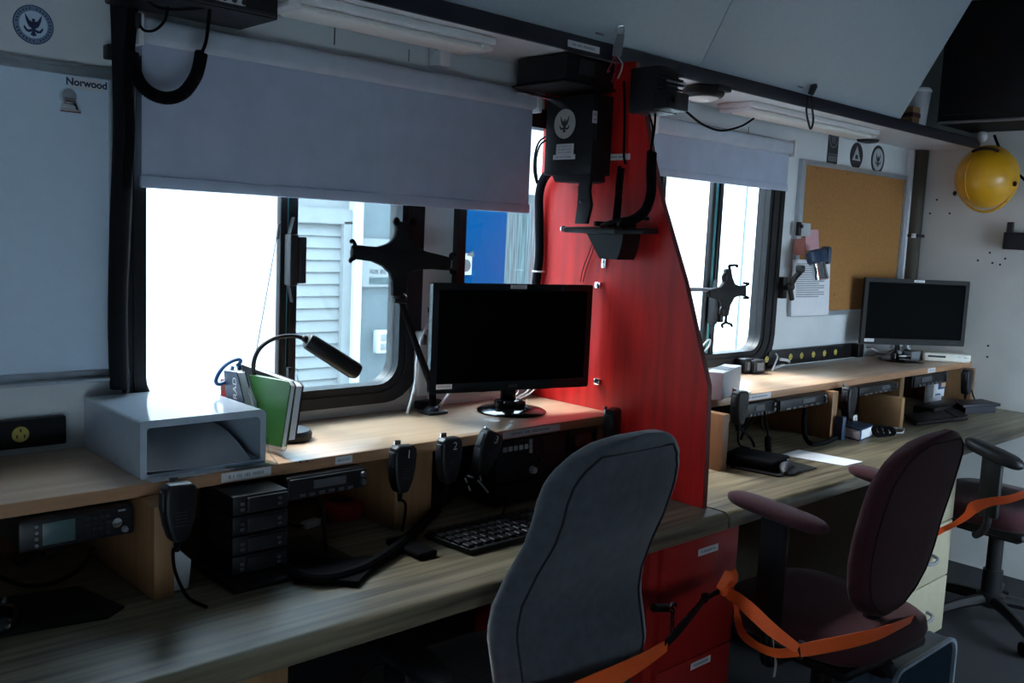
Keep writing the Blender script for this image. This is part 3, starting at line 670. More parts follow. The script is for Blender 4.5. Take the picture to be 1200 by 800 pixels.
# ================================================================== PAPER TRAY AND WHAT IS BESIDE IT
tx0, tx1, ty0, ty1, tz = .660, .912, 1.683, 1.972, 1.044
tr = thing('paper_tray', 'glossy grey acrylic paper tray with open front on the maple shelf', 'tray', ((tx0+tx1)/2, (ty0+ty1)/2, ZS))
b = MB(); th = .004
out = rrect(tx0, tx1, ZS, tz, (.004, .004, .012, .006), ty0); inn = rrect(tx0+th, tx1-th, ZS+th, tz-th, (.003, .003, .010, .004), ty0)
b.ring(out, inn, Y, ty1-ty0); b.span((tx0+th, ty1-th, ZS+th), (tx1-th, ty1, tz-th)); obj('shell', b, M['tray'], tr)
b = MB(); b.ring(rrect(tx0, tx1, ZS, tz, (.004, .004, .014, .008), ty0), rrect(tx0+.012, tx1-.012, ZS+.008, tz-.014, (.003, .003, .012, .006), ty0), -Y, .003); obj('front_flange', b, M['tray'], tr)
b = MB(); b.prism([V((.825, ty0-.004, ZS+.001)), V((tx1+.004, ty0-.004, ZS+.001)), V((tx1+.004, ty0-.045, ZS+.003)), V((.825, ty0-.045, ZS+.003))], Z, .004); b.tube([V((.825, ty0-.045, ZS+.006)), V((tx1+.004, ty0-.045, ZS+.006)), V((tx1+.004, ty0-.006, ZS+.022)), V((tx1+.004, ty0-.004, ZS+.05))], .002, 6); obj('front_lip', b, M['glass_tint'], tr, label='clear front lip')
b = MB(); n = 12
rr = []
for i in range(n+1):
    u = i/n; y = ty0+.01+u*.26; zz = ZS+.010+.055*math.sin(u*2.4)*.9
    rr.append([V((tx0+.012, y, zz)), V((tx1-.02, y, zz-.012)), V((tx1-.02, y, zz-.0105)), V((tx0+.012, y, zz+.0015))])
b.loft(rr); tag(obj('curled_sheet', b, M['paper']), 'curled pale sheet lying inside the open grey paper tray', 'paper')
b = MB(); q = [at(166, 559, 'z', ZS+.001), at(247, 549, 'z', ZS+.001), at(236, 537, 'z', ZS+.001), at(168, 541, 'z', ZS+.001)]
b.prism([V((tx0+.01, ty0-.034, ZS+.0008)), V((.835, ty0-.022, ZS+.0008)), V((.80, ty0-.004, ZS+.0008)), V((tx0+.008, ty0-.004, ZS+.0008))], Z, .0012)
tag(obj('loose_sheet', b, M['paper']), 'pale sheet sticking out under the front of the grey paper tray', 'paper')
# books standing between tray and desk lamp, covers facing left
def book(name, label, m, x, pts, th, pages=True, spiral=False):
    t = thing(name, label, 'book', (x, 1.77, ZS))
    P = [at(px, py, 'x', x) for px, py in pts]
    b = MB(); b.prism(P, X, .0025); obj('cover', b, m, t)
    c = sum(P, V())/len(P)
    Q = [p+(c-p)*.02+X*.0026 for p in P]
    b = MB(); b.prism(Q, X, th-.0052); obj('page_block', b, M['paper'], t, label='white page edges')
    b = MB(); b.prism([p+X*(th-.0025) for p in P], X, .0025); obj('cover', b, m, t)
    return t, P
bk, P = book('notebook', 'bright green notebook standing beside the grey paper tray', M['green'], .955, [(292, 439), (337, 447), (340, 452), (329, 524), (308, 519)], .014)
b = MB()
for k in range(9):
    c = P[4]+(P[3]-P[4])*(k+.5)/9+X*.007
    b.tube([c+V((.009*math.cos(a), 0, .007*math.sin(a)-.002)) for a in [i*PI/6 for i in range(13)]], .0009, 5)
obj('spiral_binding', b, M['chrome'], bk)
bk2, P = book('notebook', 'black-covered notebook standing just behind the green notebook', M['black'], .975, [(277, 429), (283, 427), (343, 449), (346, 453), (337, 517), (300, 515)], .020)
bk3, P = book('book', 'dark blue book with white spine letters between tray and notebooks', M['blue_book'], .930, [(262, 434), (277, 436), (285, 468), (292, 525), (272, 530)], .022)
b = MB(); o = at(275.5, 455, 'x', .9296); b.text('RAD', o, V((0, .12, 1)), Y, .024); obj('lettering', b, M['label'], bk3)
pd, P = book('paper_pad', 'thin pale paper pad leaning between the blue book and the green notebook', M['light_grey'], .946, [(276, 434), (281, 434), (297, 470), (303, 520), (290, 520)], .007)
sx = thing('scissors', 'blue-handled scissors standing behind the grey paper tray', 'scissors', tuple(at(265, 450, 'y', 1.90)))
b = MB()
def sp(px, py, y=1.90): return at(px, py, 'y', y)
b.tube([sp(266, 446), sp(257, 450), sp(253, 447), sp(256, 438), sp(263, 429), sp(272, 423), sp(280, 421), sp(282, 424), sp(277, 428)], .0042, 8, 6); obj('handle', b, M['blue_plastic'], sx)
b = MB(); b.tube([sp(273, 429, 1.91), sp(272, 436, 1.91), sp(279, 436, 1.91), sp(281, 427, 1.91)], .004, 8, 4); obj('handle', b, M['blue_plastic'], sx)
b = MB(); b.prism([sp(266, 446), sp(271, 444), sp(278, 480), sp(276, 482)], Y, .002); b.prism([sp(274, 437, 1.905), sp(278, 437, 1.905), sp(277, 480, 1.905), sp(275, 480, 1.905)], Y, .002); obj('blades', b, M['chrome'], sx)
mk = thing('marker_pen', 'red marker standing by the blue-handled scissors', 'pen', tuple(sp(262, 455, 1.93)))
p = sp(262, 446, 1.93); b = MB(); b.cyl(V((p.x, p.y, ZS)), p-Z*.02, .006, 12); obj('barrel', b, M['red_tape'], mk)
b = MB(); b.cyl(p-Z*.02, p+Z*.004, .0068, 12); obj('cap', b, M['red_paper'], mk)
# gooseneck desk lamp
dl = thing('desk_lamp', 'black gooseneck desk lamp with round base in front of the left window', 'lamp', tuple(at(345, 514, 'z', ZS)))
bp = at(343, 516, 'z', ZS); bp.y += .02
b = MB(); b.lathe([(0, .026), (.035, .026), (.048, .022), (.053, .014), (.052, .003), (.048, 0)], (bp.x, bp.y, ZS), seg=36); obj('lamp_base', b, M['dark_grey'], dl)
b = MB(); gp = lambda px, py: at(px, py, 'y', 1.835)
b.tube([V((bp.x-.03, bp.y+.005, ZS+.02)), gp(312, 480), gp(300, 450), gp(297, 428), gp(303, 410), gp(316, 399), gp(332, 394), gp(348, 394), gp(358, 398)], .0048, 10, 6); obj('gooseneck', b, M['dark_grey'], dl)
h0, h1 = at(359, 398, 'y', 1.83), at(420, 437, 'y', 1.80)
dd = (h1-h0).normalized(); sd = dd.cross(Y).normalized()
b = MB(); wv = .0155; rr = []
for u, k in ((0, .55), (.02, .85), (.08, 1), (.92, 1.06), (.975, .9), (1.0, .6)):
    c = h0+(h1-h0)*u; N = sd; B = dd.cross(sd)
    rr.append([c+N*(math.copysign(abs(math.cos(a))**.6, math.cos(a))*wv*1.2*k)+B*(math.copysign(abs(math.sin(a))**.6, math.sin(a))*.019*k) for a in [2*PI*i/24 for i in range(24)]])
b.loft(rr); obj('lamp_head', b, M['black'], dl)
b = MB(); b.ball(h0-dd*.004, .008); obj('swivel', b, M['black'], dl)
# small loop of wire behind the lamp
b = MB(); c = at(345, 436, 'y', 1.96); b.tube([c+V((.010*math.cos(a), 0, .010*math.sin(a))) for a in [i*PI/8 for i in range(15)]]+[c+V((.012, 0, -.025)), c+V((.018, -.01, -.09))], .001, 5)
b.span(c+V((-.016, 0, -.02)), c+V((-.006, .012, .012)), .002)
tag(obj('wire_loop', b, M['dark_grey']), 'thin wire loop sticking up by the window frame above the lamp base', 'wire')

# ================================================================== TABLET HOLDERS
th1 = thing('tablet_holder', 'large black cross-shaped tablet holder on a stem in front of the left window', 'tablet holder', tuple(at(503, 487, 'z', ZS)))
yh = 1.80; hp = lambda px, py, y=yh: at(px, py, 'y', y)
outl = [(462, 258.5), (464.5, 264), (466, 269), (464.5, 276), (460.5, 282), (455.5, 285.5), (445, 289), (433, 288.5), (422.5, 287), (415, 287.8), (413.5, 295.5), (414, 303.5), (426, 305), (437.5, 306.5), (449.5, 311.8), (457.8, 320), (460.8, 330), (461, 347), (473, 347), (474, 331), (478, 322), (484, 318.5), (493, 315.8), (507, 315.5), (520, 316.5), (528.5, 317), (529.8, 302), (523, 300), (513, 297.5), (502, 295), (491.5, 291), (484, 284), (481.5, 275), (482.5, 267), (484, 260.5), (473, 259.5)]
b = MB(); b.prism([hp(*p) for p in outl], Y, .014, .003); obj('cross_plate', b, M['black_matte'], th1)
for pts in ([(414, 290), (416, 286), (413, 282), (411.5, 283)], [(414, 301), (415, 303), (411, 304), (411, 306)], [(529, 303), (528, 299), (531, 297), (533, 298)], [(529, 316), (529, 319), (532, 320), (533, 318)], [(464, 262), (463, 258), (466, 257), (467, 262)], [(482, 262), (483, 258), (486, 259), (485, 263)]):
    b = MB(); b.tube([hp(x, y, yh-.006-.006*(i % 2)) for i, (x, y) in enumerate(pts)], .0045, 8, 3); obj('claw', b, M['rubber'], th1)
b = MB(); b.cyl(hp(414, 289), hp(414, 303), .002, 6); b.cyl(hp(530, 301), hp(530, 318), .002, 6); obj('spring_bar', b, M['black_matte'], th1)
b = MB(); b.ball(hp(468, 348, yh+.02), .016, (1.3, 1, .7)); b.cyl(hp(461, 352, yh+.01), hp(476, 353, yh+.01), .006, 10); obj('swivel_joint', b, M['black'], th1)
fb = at(507, 484, 'z', ZS)
b = MB(); b.tube([hp(469, 349, yh+.02), hp(474, 365, yh+.025), hp(488, 405, yh+.04), hp(500, 437, 1.86), at(506, 455, 'y', fb.y), at(507, 470, 'y', fb.y), fb+Z*.006], lambda u: .0062+.0035*min(1, u*1.6), 12, 6); obj('stem', b, M['rubber'], th1)
b = MB(); b.box(fb+V((0, -.002, .004)), (.062, .05, .008), .003); b.lathe([(.024, .006), (.020, .014), (.012, .02), (0, .021)], fb-Z*.0, seg=20); obj('foot_plate', b, M['dark_grey'], th1)

th2 = thing('tablet_holder', 'small black cross-shaped tablet holder on a grey arm before the far window', 'tablet holder', tuple(at(853, 348, 'y', 1.90)))
y2 = 1.885; kp = lambda px, py, y=y2: at(px, py, 'y', y)
z2 = lambda a, c: (a/3.335+760, c/3.335+190)
outl2 = [z2(*q) for q in ((306, 418), (325, 415), (330, 450), (340, 475), (358, 483), (384, 480), (384, 526), (360, 522), (338, 530), (322, 560), (314, 600), (298, 604), (288, 600), (290, 555), (282, 538), (262, 534), (242, 528), (240, 500), (262, 492), (285, 488), (298, 470), (302, 445))]
b = MB(); b.prism([kp(*p) for p in outl2], Y, .014, .003); obj('cross_plate', b, M['black_matte'], th2)
for pts in ([(384, 480), (391, 474), (372, 472)], [(384, 526), (390, 530), (372, 530)], [(318, 416), (315, 405), (335, 402), (347, 404), (345, 410)], [(303, 600), (300, 625), (287, 635), (290, 645)], [(303, 600), (304, 625), (322, 633), (326, 642)]):
    b = MB(); b.tube([kp(*z2(*q), y=y2-.004) for q in pts], .0045, 8, 4); obj('claw', b, M['rubber'], th2)
b = MB(); b.ball(kp(*z2(297, 450)), .012, (1, .8, 1.5)); b.ball(kp(*z2(287, 582)), .012, (1, .8, 1.4)); obj('clamp_knob', b, M['black'], th2)
b = MB(); b.tube([at(770, 345, 'y', 1.95), at(790, 341, 'y', 1.93), at(802, 339.5, 'y', 1.91), at(818, 339, 'y', 1.90), at(834, 340, 'y', 1.895)], .007, 10, 5); obj('support_arm', b, M['mid_grey'], th2, label='grey arm')

# ================================================================== BACK WALL, MIDDLE
pb = thing('wall_box', 'pale grey plastic box on the wall behind the left edge of the large monitor', 'box', tuple(at(503, 466, 'y', 1.99)))
a0, a1 = at(490, 465, 'y', 1.955), at(504, 388, 'y', 1.955)
b = MB(); b.span((a0.x, 1.955, a0.z), (a1.x+.03, 1.999, a1.z), .006); obj('box_body', b, M['light_grey'], pb)
b = MB(); b.span((a1.x-.002, 1.95, a0.z+.02), (a1.x+.028, 1.956, a0.z+.1), .002); obj('cover_plate', b, M['mid_grey'], pb)
p = at(497, 398, 'y', 1.952); b = MB(); b.box(p, (.012, .012, .026), .002); obj('plug', b, M['ink'], pb)
b = MB(); a0, a1 = at(488, 484, 'y', 1.985), at(516, 467, 'y', 1.985); b.span((a0.x, 1.975, ZS+.001), (a1.x, 1.999, a1.z), .004)
tag(obj('wall_duct', b, M['dark_grey']), 'short dark grey duct under the pale wall box', 'duct')
wc = MB(); wc.tube([at(504, 372, 'y', 1.975), at(498, 386, 'y', 1.96), at(492, 402, 'y', 1.945), at(488, 425, 'y', 1.94), at(487, 445, 'y', 1.94), at(482, 468, 'y', 1.93), at(477, 484, 'z', ZS+.004)], .0038, 8, 6)
tag(obj('white_cable', wc, M['white']), 'white cable running down behind the tablet holder stem', 'cable')
wc = MB(); wc.tube([at(529, 455, 'y', 1.93), at(525, 462, 'y', 1.92), at(518, 472, 'y', 1.90), at(513, 479, 'z', ZS+.004)], .004, 8, 5); 
tag(obj('white_cable', wc, M['white']), 'short white cable under the left corner of the large monitor', 'cable')
for i, pts in enumerate(([(612, 446), (607, 460), (600, 466)], [(626, 450), (616, 460), (605, 466)], [(632, 450), (621, 461), (608, 467)])):
    wc = MB(); wc.tube([at(x, y, 'y', 1.90+.01*i) for x, y in pts], .0022, 6, 5)
    tag(obj('monitor_cable', wc, M['light_grey']), 'thin grey cable hanging behind the large monitor stand', 'cable', 'cables behind the large monitor')
b = MB(); b.box(at(506, 363, 'y', 1.995), (.022, .01, .014), .002)
tag(obj('cable_tie_mount', b, M['dark_grey']), 'small dark cable mount on the wall above the pale wall box', 'mount')

# left black power rail with round outlet
def power_rail(label, x0, x1, zc, h, xs, rr):
    t = thing('power_rail', label, 'power strip', ((x0+x1)/2, YW-.01, zc-h/2))
    b = MB(); b.span((x0, YW-.022, zc-h/2), (x1, YW, zc+h/2), .004); obj('rail_body', b, M['black'], t)
    for x in xs:
        b = MB(); b.lathe([(0, .002), (rr*.9, .002), (rr, 0)], (x, YW-.022, zc), -Y, 20); b.mi = 1
        for a in (90, 210, 330): b.box((x+rr*.5*math.cos(math.radians(a)), YW-.0245, zc+rr*.5*math.sin(math.radians(a))), (rr*.18, .001, rr*.4))
        obj('outlet', b, [M['outlet'], M['ink']], t, label='yellow round outlet')
    return t
power_rail('black power rail with one round outlet on the wall left of the paper tray', .05, .628, .978, .058, [at(24, 511, 'y', 1.978).x], .016)
power_rail('black power rail with a row of yellow outlets behind the right raised shelf', 3.245, 3.98, .972, .062, [at(px, py, 'y', 1.978).x for px, py in ((898, 427), (926, 422), (939, 420), (953, 417), (966, 415), (979, 413))], .013)

# ================================================================== RADIO GEAR ON THE RED PANEL
yp = lambda px, py, x: at(px, py, 'x', x)
am = thing('amplifier', 'black equipment box with thin silver tray under the overhead cabinet left of the red panel', 'radio', (1.84, 1.83, 1.80))
b = MB(); b.span((1.772, 1.730, 1.816), (1.960, 1.915, 1.8835), .004); obj('case', b, M['black'], am)
b = MB(); b.span((1.765, 1.722, 1.808), (1.962, 1.925, 1.813), .001); obj('tray_plate', b, M['black_matte'], am)
b = MB(); a0, a1 = at(622, 107, 'z', 1.80), at(662, 113, 'z', 1.80); b.tube([V((1.78, 1.93, 1.800)), V((1.90, 1.925, 1.800)), V((1.955, 1.915, 1.800))], .005, 8); obj('light_tube', b, M['chrome'], am, label='silver rod')
p = at(692, 72, 'y', 1.713); b = MB(); b.span((p.x-.04, 1.713, 1.83), (p.x+.02, 1.716, 1.87), .001); obj('face_plate', b, M['dark_grey'], am)
bs = thing('speaker_box', 'black box with round eagle emblem and white label fixed to the red panel', 'box', (1.91, 1.80, 1.60))
xs_ = 1.885
a0, a1 = yp(641, 115, xs_), yp(692, 204, xs_)
b = MB(); b.span((xs_, a1.y, a1.z), (XP-.001, a0.y, a0.z), .004); obj('case', b, M['black'], bs)
so = yp(662, 145, xs_-.001)
seal('emblem', '', so, -Y, Z, -X, .040, [M['cream_print'], M['cream_print'], M['cream_print'], M['ink']], parent=bs)
p = yp(662, 175, xs_-.001); sticker('label_strip', LAB, p, -Y, Z, .066, .030, bs, -X, rows=3, marks=11)
p = yp(661, 184, xs_-.0016); sticker('label_strip', LAB, p, -Y, Z, .084, .013, bs, -X, rows=1, marks=12)
b = MB(); b.span((xs_+.006, a1.y-.006, a1.z+.09), (xs_+.05, a1.y, a0.z-.02), .003); obj('side_bracket', b, M['black_matte'], bs)
p = at(697, 137, 'y', a1.y-.007); sticker('label_strip', LAB, p, X, Z, .018, .032, bs, -Y, rows=2, marks=13)
# bracket arm and tray under the box
ba = thing('handset_cradle', 'black bracket arm carrying a small black tray on the red panel below the emblem box', 'bracket', tuple(yp(700, 300, 1.90)))
q = lambda px, py, x=1.885: yp(px, py, x)
b = MB(); b.prism([q(646, 205), q(692, 203), q(692, 212), q(684, 214), q(650, 213)], X, .06, .002); obj('upper_plate', b, M['dark_grey'], ba)
b = MB(); b.prism([q(679, 208), q(692, 207), q(690, 224), q(692, 240), q(687, 262), q(673, 262), q(676, 240), q(677, 225)], X, .012, .002)
b.cyl(q(680, 237, 1.883), q(680, 237, 1.886), .006, 10); b.prism([q(677, 219, 1.883), q(689, 218, 1.883), q(689, 220, 1.883), q(677, 221, 1.883)], X, .003); b.prism([q(677, 230, 1.883), q(689, 229, 1.883), q(689, 231, 1.883), q(677, 232, 1.883)], X, .003); obj('arm', b, M['dark_grey'], ba)
b = MB(); b.lathe([(0, .003), (.005, .003), (.006, 0)], q(680, 237, 1.883), -X, 12); obj('bolt', b, M['chrome'], ba)
tl, trr = q(665, 266, 1.86), q(725, 263, 1.86)
b = MB(); zt2 = tl.z
b.prism([V((1.845, tl.y, zt2)), V((1.845, trr.y, zt2)), V((1.90, trr.y-.05, zt2+.004)), V((XP-.002, trr.y-.05, zt2+.006)), V((XP-.002, tl.y, zt2+.006))], -Z, .015, .003)
for y_ in (tl.y-.09, tl.y-.13, tl.y-.17): b.box((1.905, y_, zt2+.012), (.07, .012, .014), .003)
b.tube([V((1.86, trr.y+.06, zt2+.006)), V((1.87, trr.y+.02, zt2+.02)), V((1.90, trr.y-.02, zt2+.03)), V((1.94, trr.y-.03, zt2+.03))], .006, 8, 5); obj('tray', b, M['black'], ba)
b = MB(); b.lathe([(0, .006), (.008, .005), (.009, 0)], V((1.846, tl.y+.001, zt2-.005)), -X, 12); obj('bolt', b, M['chrome'], ba)
b = MB(); g = lambda px, py, x=1.90: yp(px, py, x)
rr = []
for (l, r, py, dx) in ((694, 738, 272, 0), (700, 736, 284, .0), (706, 733, 296, .0), (710, 730, 303, 0)):
    A, B_ = g(l, py), g(r, py)
    rr.append([V((1.875, A.y, A.z)), V((1.875, B_.y, A.z)), V((1.945, B_.y, A.z)), V((1.945, A.y, A.z))])
b.loft(rr); obj('swivel_socket', b, M['black'], ba)
for k, pts in enumerate(([(696, 275), (692, 292), (684, 312), (680, 330)], [(698, 275), (694, 295), (687, 315), (683, 330)])):
    wc = MB(); wc.tube([yp(x, y, XP-.006) for x, y in pts], .0016, 6, 5)
    tag(obj('thin_lead', wc, M['red_dark']), ['left one of two thin dark leads running down the red panel from the black tray', 'right one of two thin dark leads running down the red panel from the black tray'][k], 'wire', 'thin leads under the black tray')
# ribbed radio block at the top right of the panel
rb = thing('heat_sink_radio', 'black ribbed radio block at the upper right edge of the red panel', 'radio', tuple(yp(760, 130, 1.93)))
a0, a1 = yp(744, 92, 1.92), yp(775, 131, 1.92)
b = MB(); b.span((1.90, a1.y, a1.z), (1.985, a0.y, 1.852), .004); obj('case', b, M['black'], rb)
b = MB(); zz = a1.z+.012
while zz < 1.845: b.box((1.945, a1.y-.005, zz), (.085, .014, .005)); zz += .012
obj('fin', b, M['black_matte'], rb)
b = MB(); p = at(786, 119, 'y', a1.y-.02); b.box(p, (.085, .05, .045), .004); b.cyl(p+V((-.02, -.026, .0)), p+V((-.02, -.032, 0)), .009, 12); obj('speaker_block', b, M['black'], rb)
b = MB(); p2 = at(784, 101, 'y', a1.y+.02); b.box(p2+V((.0, 0, .005)), (.075, .05, .016), .003); obj('bracket_plate', b, M['light_grey'], rb, label='pale bracket plate')
wc = MB(); wc.tube([at(797, 124, 'y', 1.60), at(808, 134, 'y', 1.62), at(824, 146, 'y', 1.68), at(845, 153, 'y', 1.74), at(868, 148, 'y', 1.80), at(883, 139, 'y', 1.845)], .0036, 8, 6)
tag(obj('black_cable', wc, M['rubber']), 'black cable drooping from the ribbed radio to the far light fitting', 'cable')
# cords on the panel
hc = thing('coiled_cord', 'black coiled cord hanging down the right edge of the red panel', 'cord', tuple(yp(765, 200, 1.92)))
b = MB(); b.coil([yp(764, 178, 1.93), yp(763, 200, 1.92), yp(763, 225, 1.91), yp(757, 245, 1.90), yp(745, 256, 1.89), yp(730, 262, 1.88)], .0105, .0032, 40); obj('coil', b, M['rubber'], hc)
b = MB(); b.tube([yp(760, 132, 1.94), yp(765, 150, 1.94), yp(764, 165, 1.93), yp(762, 180, 1.93)], .003, 8, 5); obj('straight_lead', b, M['rubber'], hc)
b = MB(); b.tube([yp(768, 132, 1.94), yp(767, 150, 1.93), yp(764, 170, 1.93)], .003, 8, 5); obj('straight_lead', b, M['rubber'], hc)
hc = thing('coiled_cord', 'black coiled cord hanging down the middle of the red panel across its white label', 'cord', tuple(yp(732, 215, 1.95)))
b = MB(); b.tube([yp(731, 95, XP-.008), yp(732, 140, XP-.008), yp(731, 180, XP-.008), yp(733, 192, XP-.01)], .0034, 8, 5); obj('straight_lead', b, M['rubber'], hc)
b = MB(); b.coil([yp(728, 196, XP-.016), yp(726, 215, XP-.018), yp(724, 240, XP-.022), yp(722, 258, XP-.045)], .008, .003, 24); obj('coil', b, M['rubber'], hc)
cb = thing('cable_bundle', 'thick black cable bundle running down the rear edge of the red panel', 'cable', tuple(yp(633, 330, 1.95)))
b = MB(); b.tube([yp(645, 200, 1.935), yp(637, 210, 1.94), yp(632, 228, 1.945), yp(632, 260, 1.95), yp(632, 300, 1.95), yp(628, 335, 1.95), yp(626, 370, 1.95), yp(624, 455, 1.95)], .013, 12, 6); obj('sleeve', b, M['rubber'], cb)
b = MB(); p = yp(631, 318, 1.947); b.tube([p+V((.016*math.cos(a), .016*math.sin(a), 0)) for a in [i*PI/8 for i in range(17)]], .003, 6, closed=True); obj('cable_tie', b, M['light_grey'], cb)
wc = MB(); wc.tube([yp(640, 160, 1.89), yp(632, 166, 1.90), yp(627, 180, 1.91), yp(626, 200, 1.92), yp(629, 215, 1.93)], .003, 6, 6); wc.tube([yp(640, 164, 1.885), yp(633, 170, 1.90), yp(629, 182, 1.91), yp(628, 196, 1.92), yp(630, 215, 1.935)], .003, 6, 6)
tag(obj('thin_lead', wc, M['rubber']), 'pair of thin black leads looping out of the left side of the emblem box', 'wire')
# ================================================================== RADIOS UNDER THE LEFT SHELF
def ctrl(mb, o, u, v, n, w, h): mb.prism([o-u*w/2-v*h/2, o+u*w/2-v*h/2, o+u*w/2+v*h/2, o-u*w/2+v*h/2], n, .002)
yr = 1.635
t = thing('base_radio', 'black radio with grey screen and silver knob under the far left of the maple shelf', 'radio', tuple(at(85, 640, 'y', 1.7)))
a0, a1 = at(18, 645, 'y', yr), at(158, 588, 'y', yr)
zl, zh = .852, .906
b = MB(); b.span((a0.x+.005, yr, zl), (min(a1.x, .640), yr+.24, zh), .006); b.span((a0.x, yr+.03, zh), (min(a1.x, .640), yr+.16, zh+.004)); obj('case', b, M['black'], t)
p0, p1 = at(50, 632, 'y', yr-.001), at(88, 603, 'y', yr-.001)
b = MB(); b.span((p0.x, yr-.002, zl+.008), (p1.x, yr, zh-.008), .001); obj('screen', b, M['lcd'], t, label='grey-green screen')
b = MB()
for i in range(4):
    for j in range(4): b.box((p1.x+.022+i*.011, yr-.0015, zl+.011+j*.010), (.006, .003, .004))
obj('keypad', b, M['dark_grey'], t)
for j in range(4):
    b = MB(); b.cyl((p0.x-.010, yr-.004, zl+.010+j*.011), (p0.x-.010, yr, zl+.010+j*.011), .003, 8); obj('button', b, M['mid_grey'], t)
k = at(137, 609, 'y', yr-.01)
b = MB(); b.lathe([(0, .013), (.0085, .012), (.010, 0)], V((k.x, yr, (zl+zh)/2+.002)), -Y, 20); obj('knob', b, M['chrome'], t, label='silver knob')
b = MB(); b.lathe([(0, .006), (.005, .006), (.006, 0)], V((k.x+.017, yr, zl+.012)), -Y, 12); obj('knob', b, M['mid_grey'], t)
b = MB(); b.box((k.x+.012, yr-.001, zh-.007), (.012, .002, .003)); obj('logo_strip', b, M['mid_grey'], t)
for i, pts in enumerate(([(15, 655), (25, 662), (40, 652), (44, 645)], [(50, 648), (60, 652), (72, 645), (75, 640)], [(0, 676), (30, 686), (65, 682), (95, 665), (110, 640)])):
    wc = MB(); wc.tube([at(x, y, 'y', 1.72) for x, y in pts], .004, 8, 5)
    tag(obj('black_cable', wc, M['rubber']), ['short black cable loop under the left end of the radio with grey screen', 'short black cable loop under the screen of the left radio', 'long black cable sagging lowest beneath the radio with grey screen'][i], 'cable', 'cables under the left radio')

# four stacked charger radios
X0, X1, Yf = .790, .905, 1.575
b = MB(); b.prism([V((X0-.02, Yf-.05, ZD+.0005)), V((X1+.13, Yf-.05, ZD+.0005)), V((X1+.13, Yf+.14, ZD+.0005)), V((X0-.02, Yf+.14, ZD+.0005))], Z, .012, .002)
tag(obj('base_tray', b, M['black']), 'flat black tray on the worktop carrying the stack of four radios', 'tray')
words = ['topmost', 'second from the top', 'third from the top', 'lowest']
proto = None
hh = .0385
for i in range(4):
    z0 = ZD+.0135+(3-i)*hh
    lab = 'black radio unit, %s of the stack of four under the maple shelf' % words[i]
    if proto is None:
        r = thing('stacked_radio', lab, 'radio', ((X0+X1)/2, Yf, z0), group='black radios stacked under the shelf')
        b = MB(); b.box(((X0+X1)/2, Yf+.07, z0+hh/2), (X1-X0, .14, hh-.002), .004); obj('case', b, M['black'], r)
        b = MB(); b.box(((X0+X1)/2+.012, Yf-.002, z0+hh/2), (X1-X0-.03, .008, hh-.010), .003); obj('front_panel', b, M['black'], r)
        for xx in (X0+.016, X1-.022):
            for dz in (.010, .020):
                bb = MB(); bb.box((xx, Yf-.0075, z0+.004+dz), (.008, .003, .006), .001); obj('button', bb, M['dim_grey'], r)
        bb = MB(); bb.box(((X0+X1)/2+.005, Yf-.0065, z0+.009), (.045, .002, .003)); obj('indicator_strip', bb, M['dark_grey'], r)
        proto = r
    else:
        r = proto.copy(); C.objects.link(r); r.location = ((X0+X1)/2, Yf, z0); r['label'] = lab
        for ch in list(proto.children):
            c = ch.copy(); C.objects.link(c); c.parent = r
# white papers behind the divider
b = MB(); P = [at(198, 704, 'y', 1.60), at(222, 700, 'y', 1.60), at(225, 656, 'y', 1.60), at(206, 640, 'y', 1.60)]
P = [V((p.x, p.y, max(p.z, ZD+.001))) for p in P]; b.prism(P, Y, .04, .004)
tag(obj('white_carton', b, M['light_grey']), 'small white carton standing beside the shelf support left of the stacked radios', 'box')

# mobile radio (middle) with bracket
def mobile(label, x0, x1, z0, z1, y, lcd, depth=.16, group=None, face=None):
    t = thing('mobile_radio', label, 'radio', ((x0+x1)/2, y+depth/2, z0), group=group)
    b = MB(); b.span((x0, y, z0), (x1, y+depth, z1), .008, 3); b.span((x0+.02, y+.04, z1-.004), (x1-.02, y+depth-.02, ZS-.0245)); obj('case', b, M['black'], t)
    b = MB(); b.span((x0+.004, y-.006, z0+.003), (x1-.004, y+.002, z1-.003), .004); obj('front_panel', b, face or M['black'], t)
    w = x1-x0; h = z1-z0
    b = MB(); b.span((x0+w*lcd[0], y-.008, z0+h*.42), (x0+w*lcd[1], y-.005, z0+h*.78)); obj('screen', b, M['dim_grey'], t)
    b = MB()
    for i in range(6): b.box((x0+w*(.16+.12*i), y-.0075, z0+h*.2), (w*.07, .003, h*.12))
    obj('keypad', b, M['dim_grey'], t)
    b = MB(); b.lathe([(0, .008), (h*.13, .007), (h*.15, 0)], V((x1-w*.08, y-.006, z0+h*.35)), -Y, 14); obj('knob', b, M['dim_grey'], t)
    b = MB(); b.lathe([(0, .008), (h*.13, .007), (h*.15, 0)], V((x1-w*.08, y-.006, z0+h*.7)), -Y, 14); obj('knob', b, M['dim_grey'], t)
    return t
p0, p1 = at(352, 576, 'y', 1.63), at(428, 545, 'y', 1.63)
mobile('black mobile radio with small display hanging under the shelf between stack and divider', p0.x-.03, p1.x+.005, .862, .909, 1.63, (.30, .70))
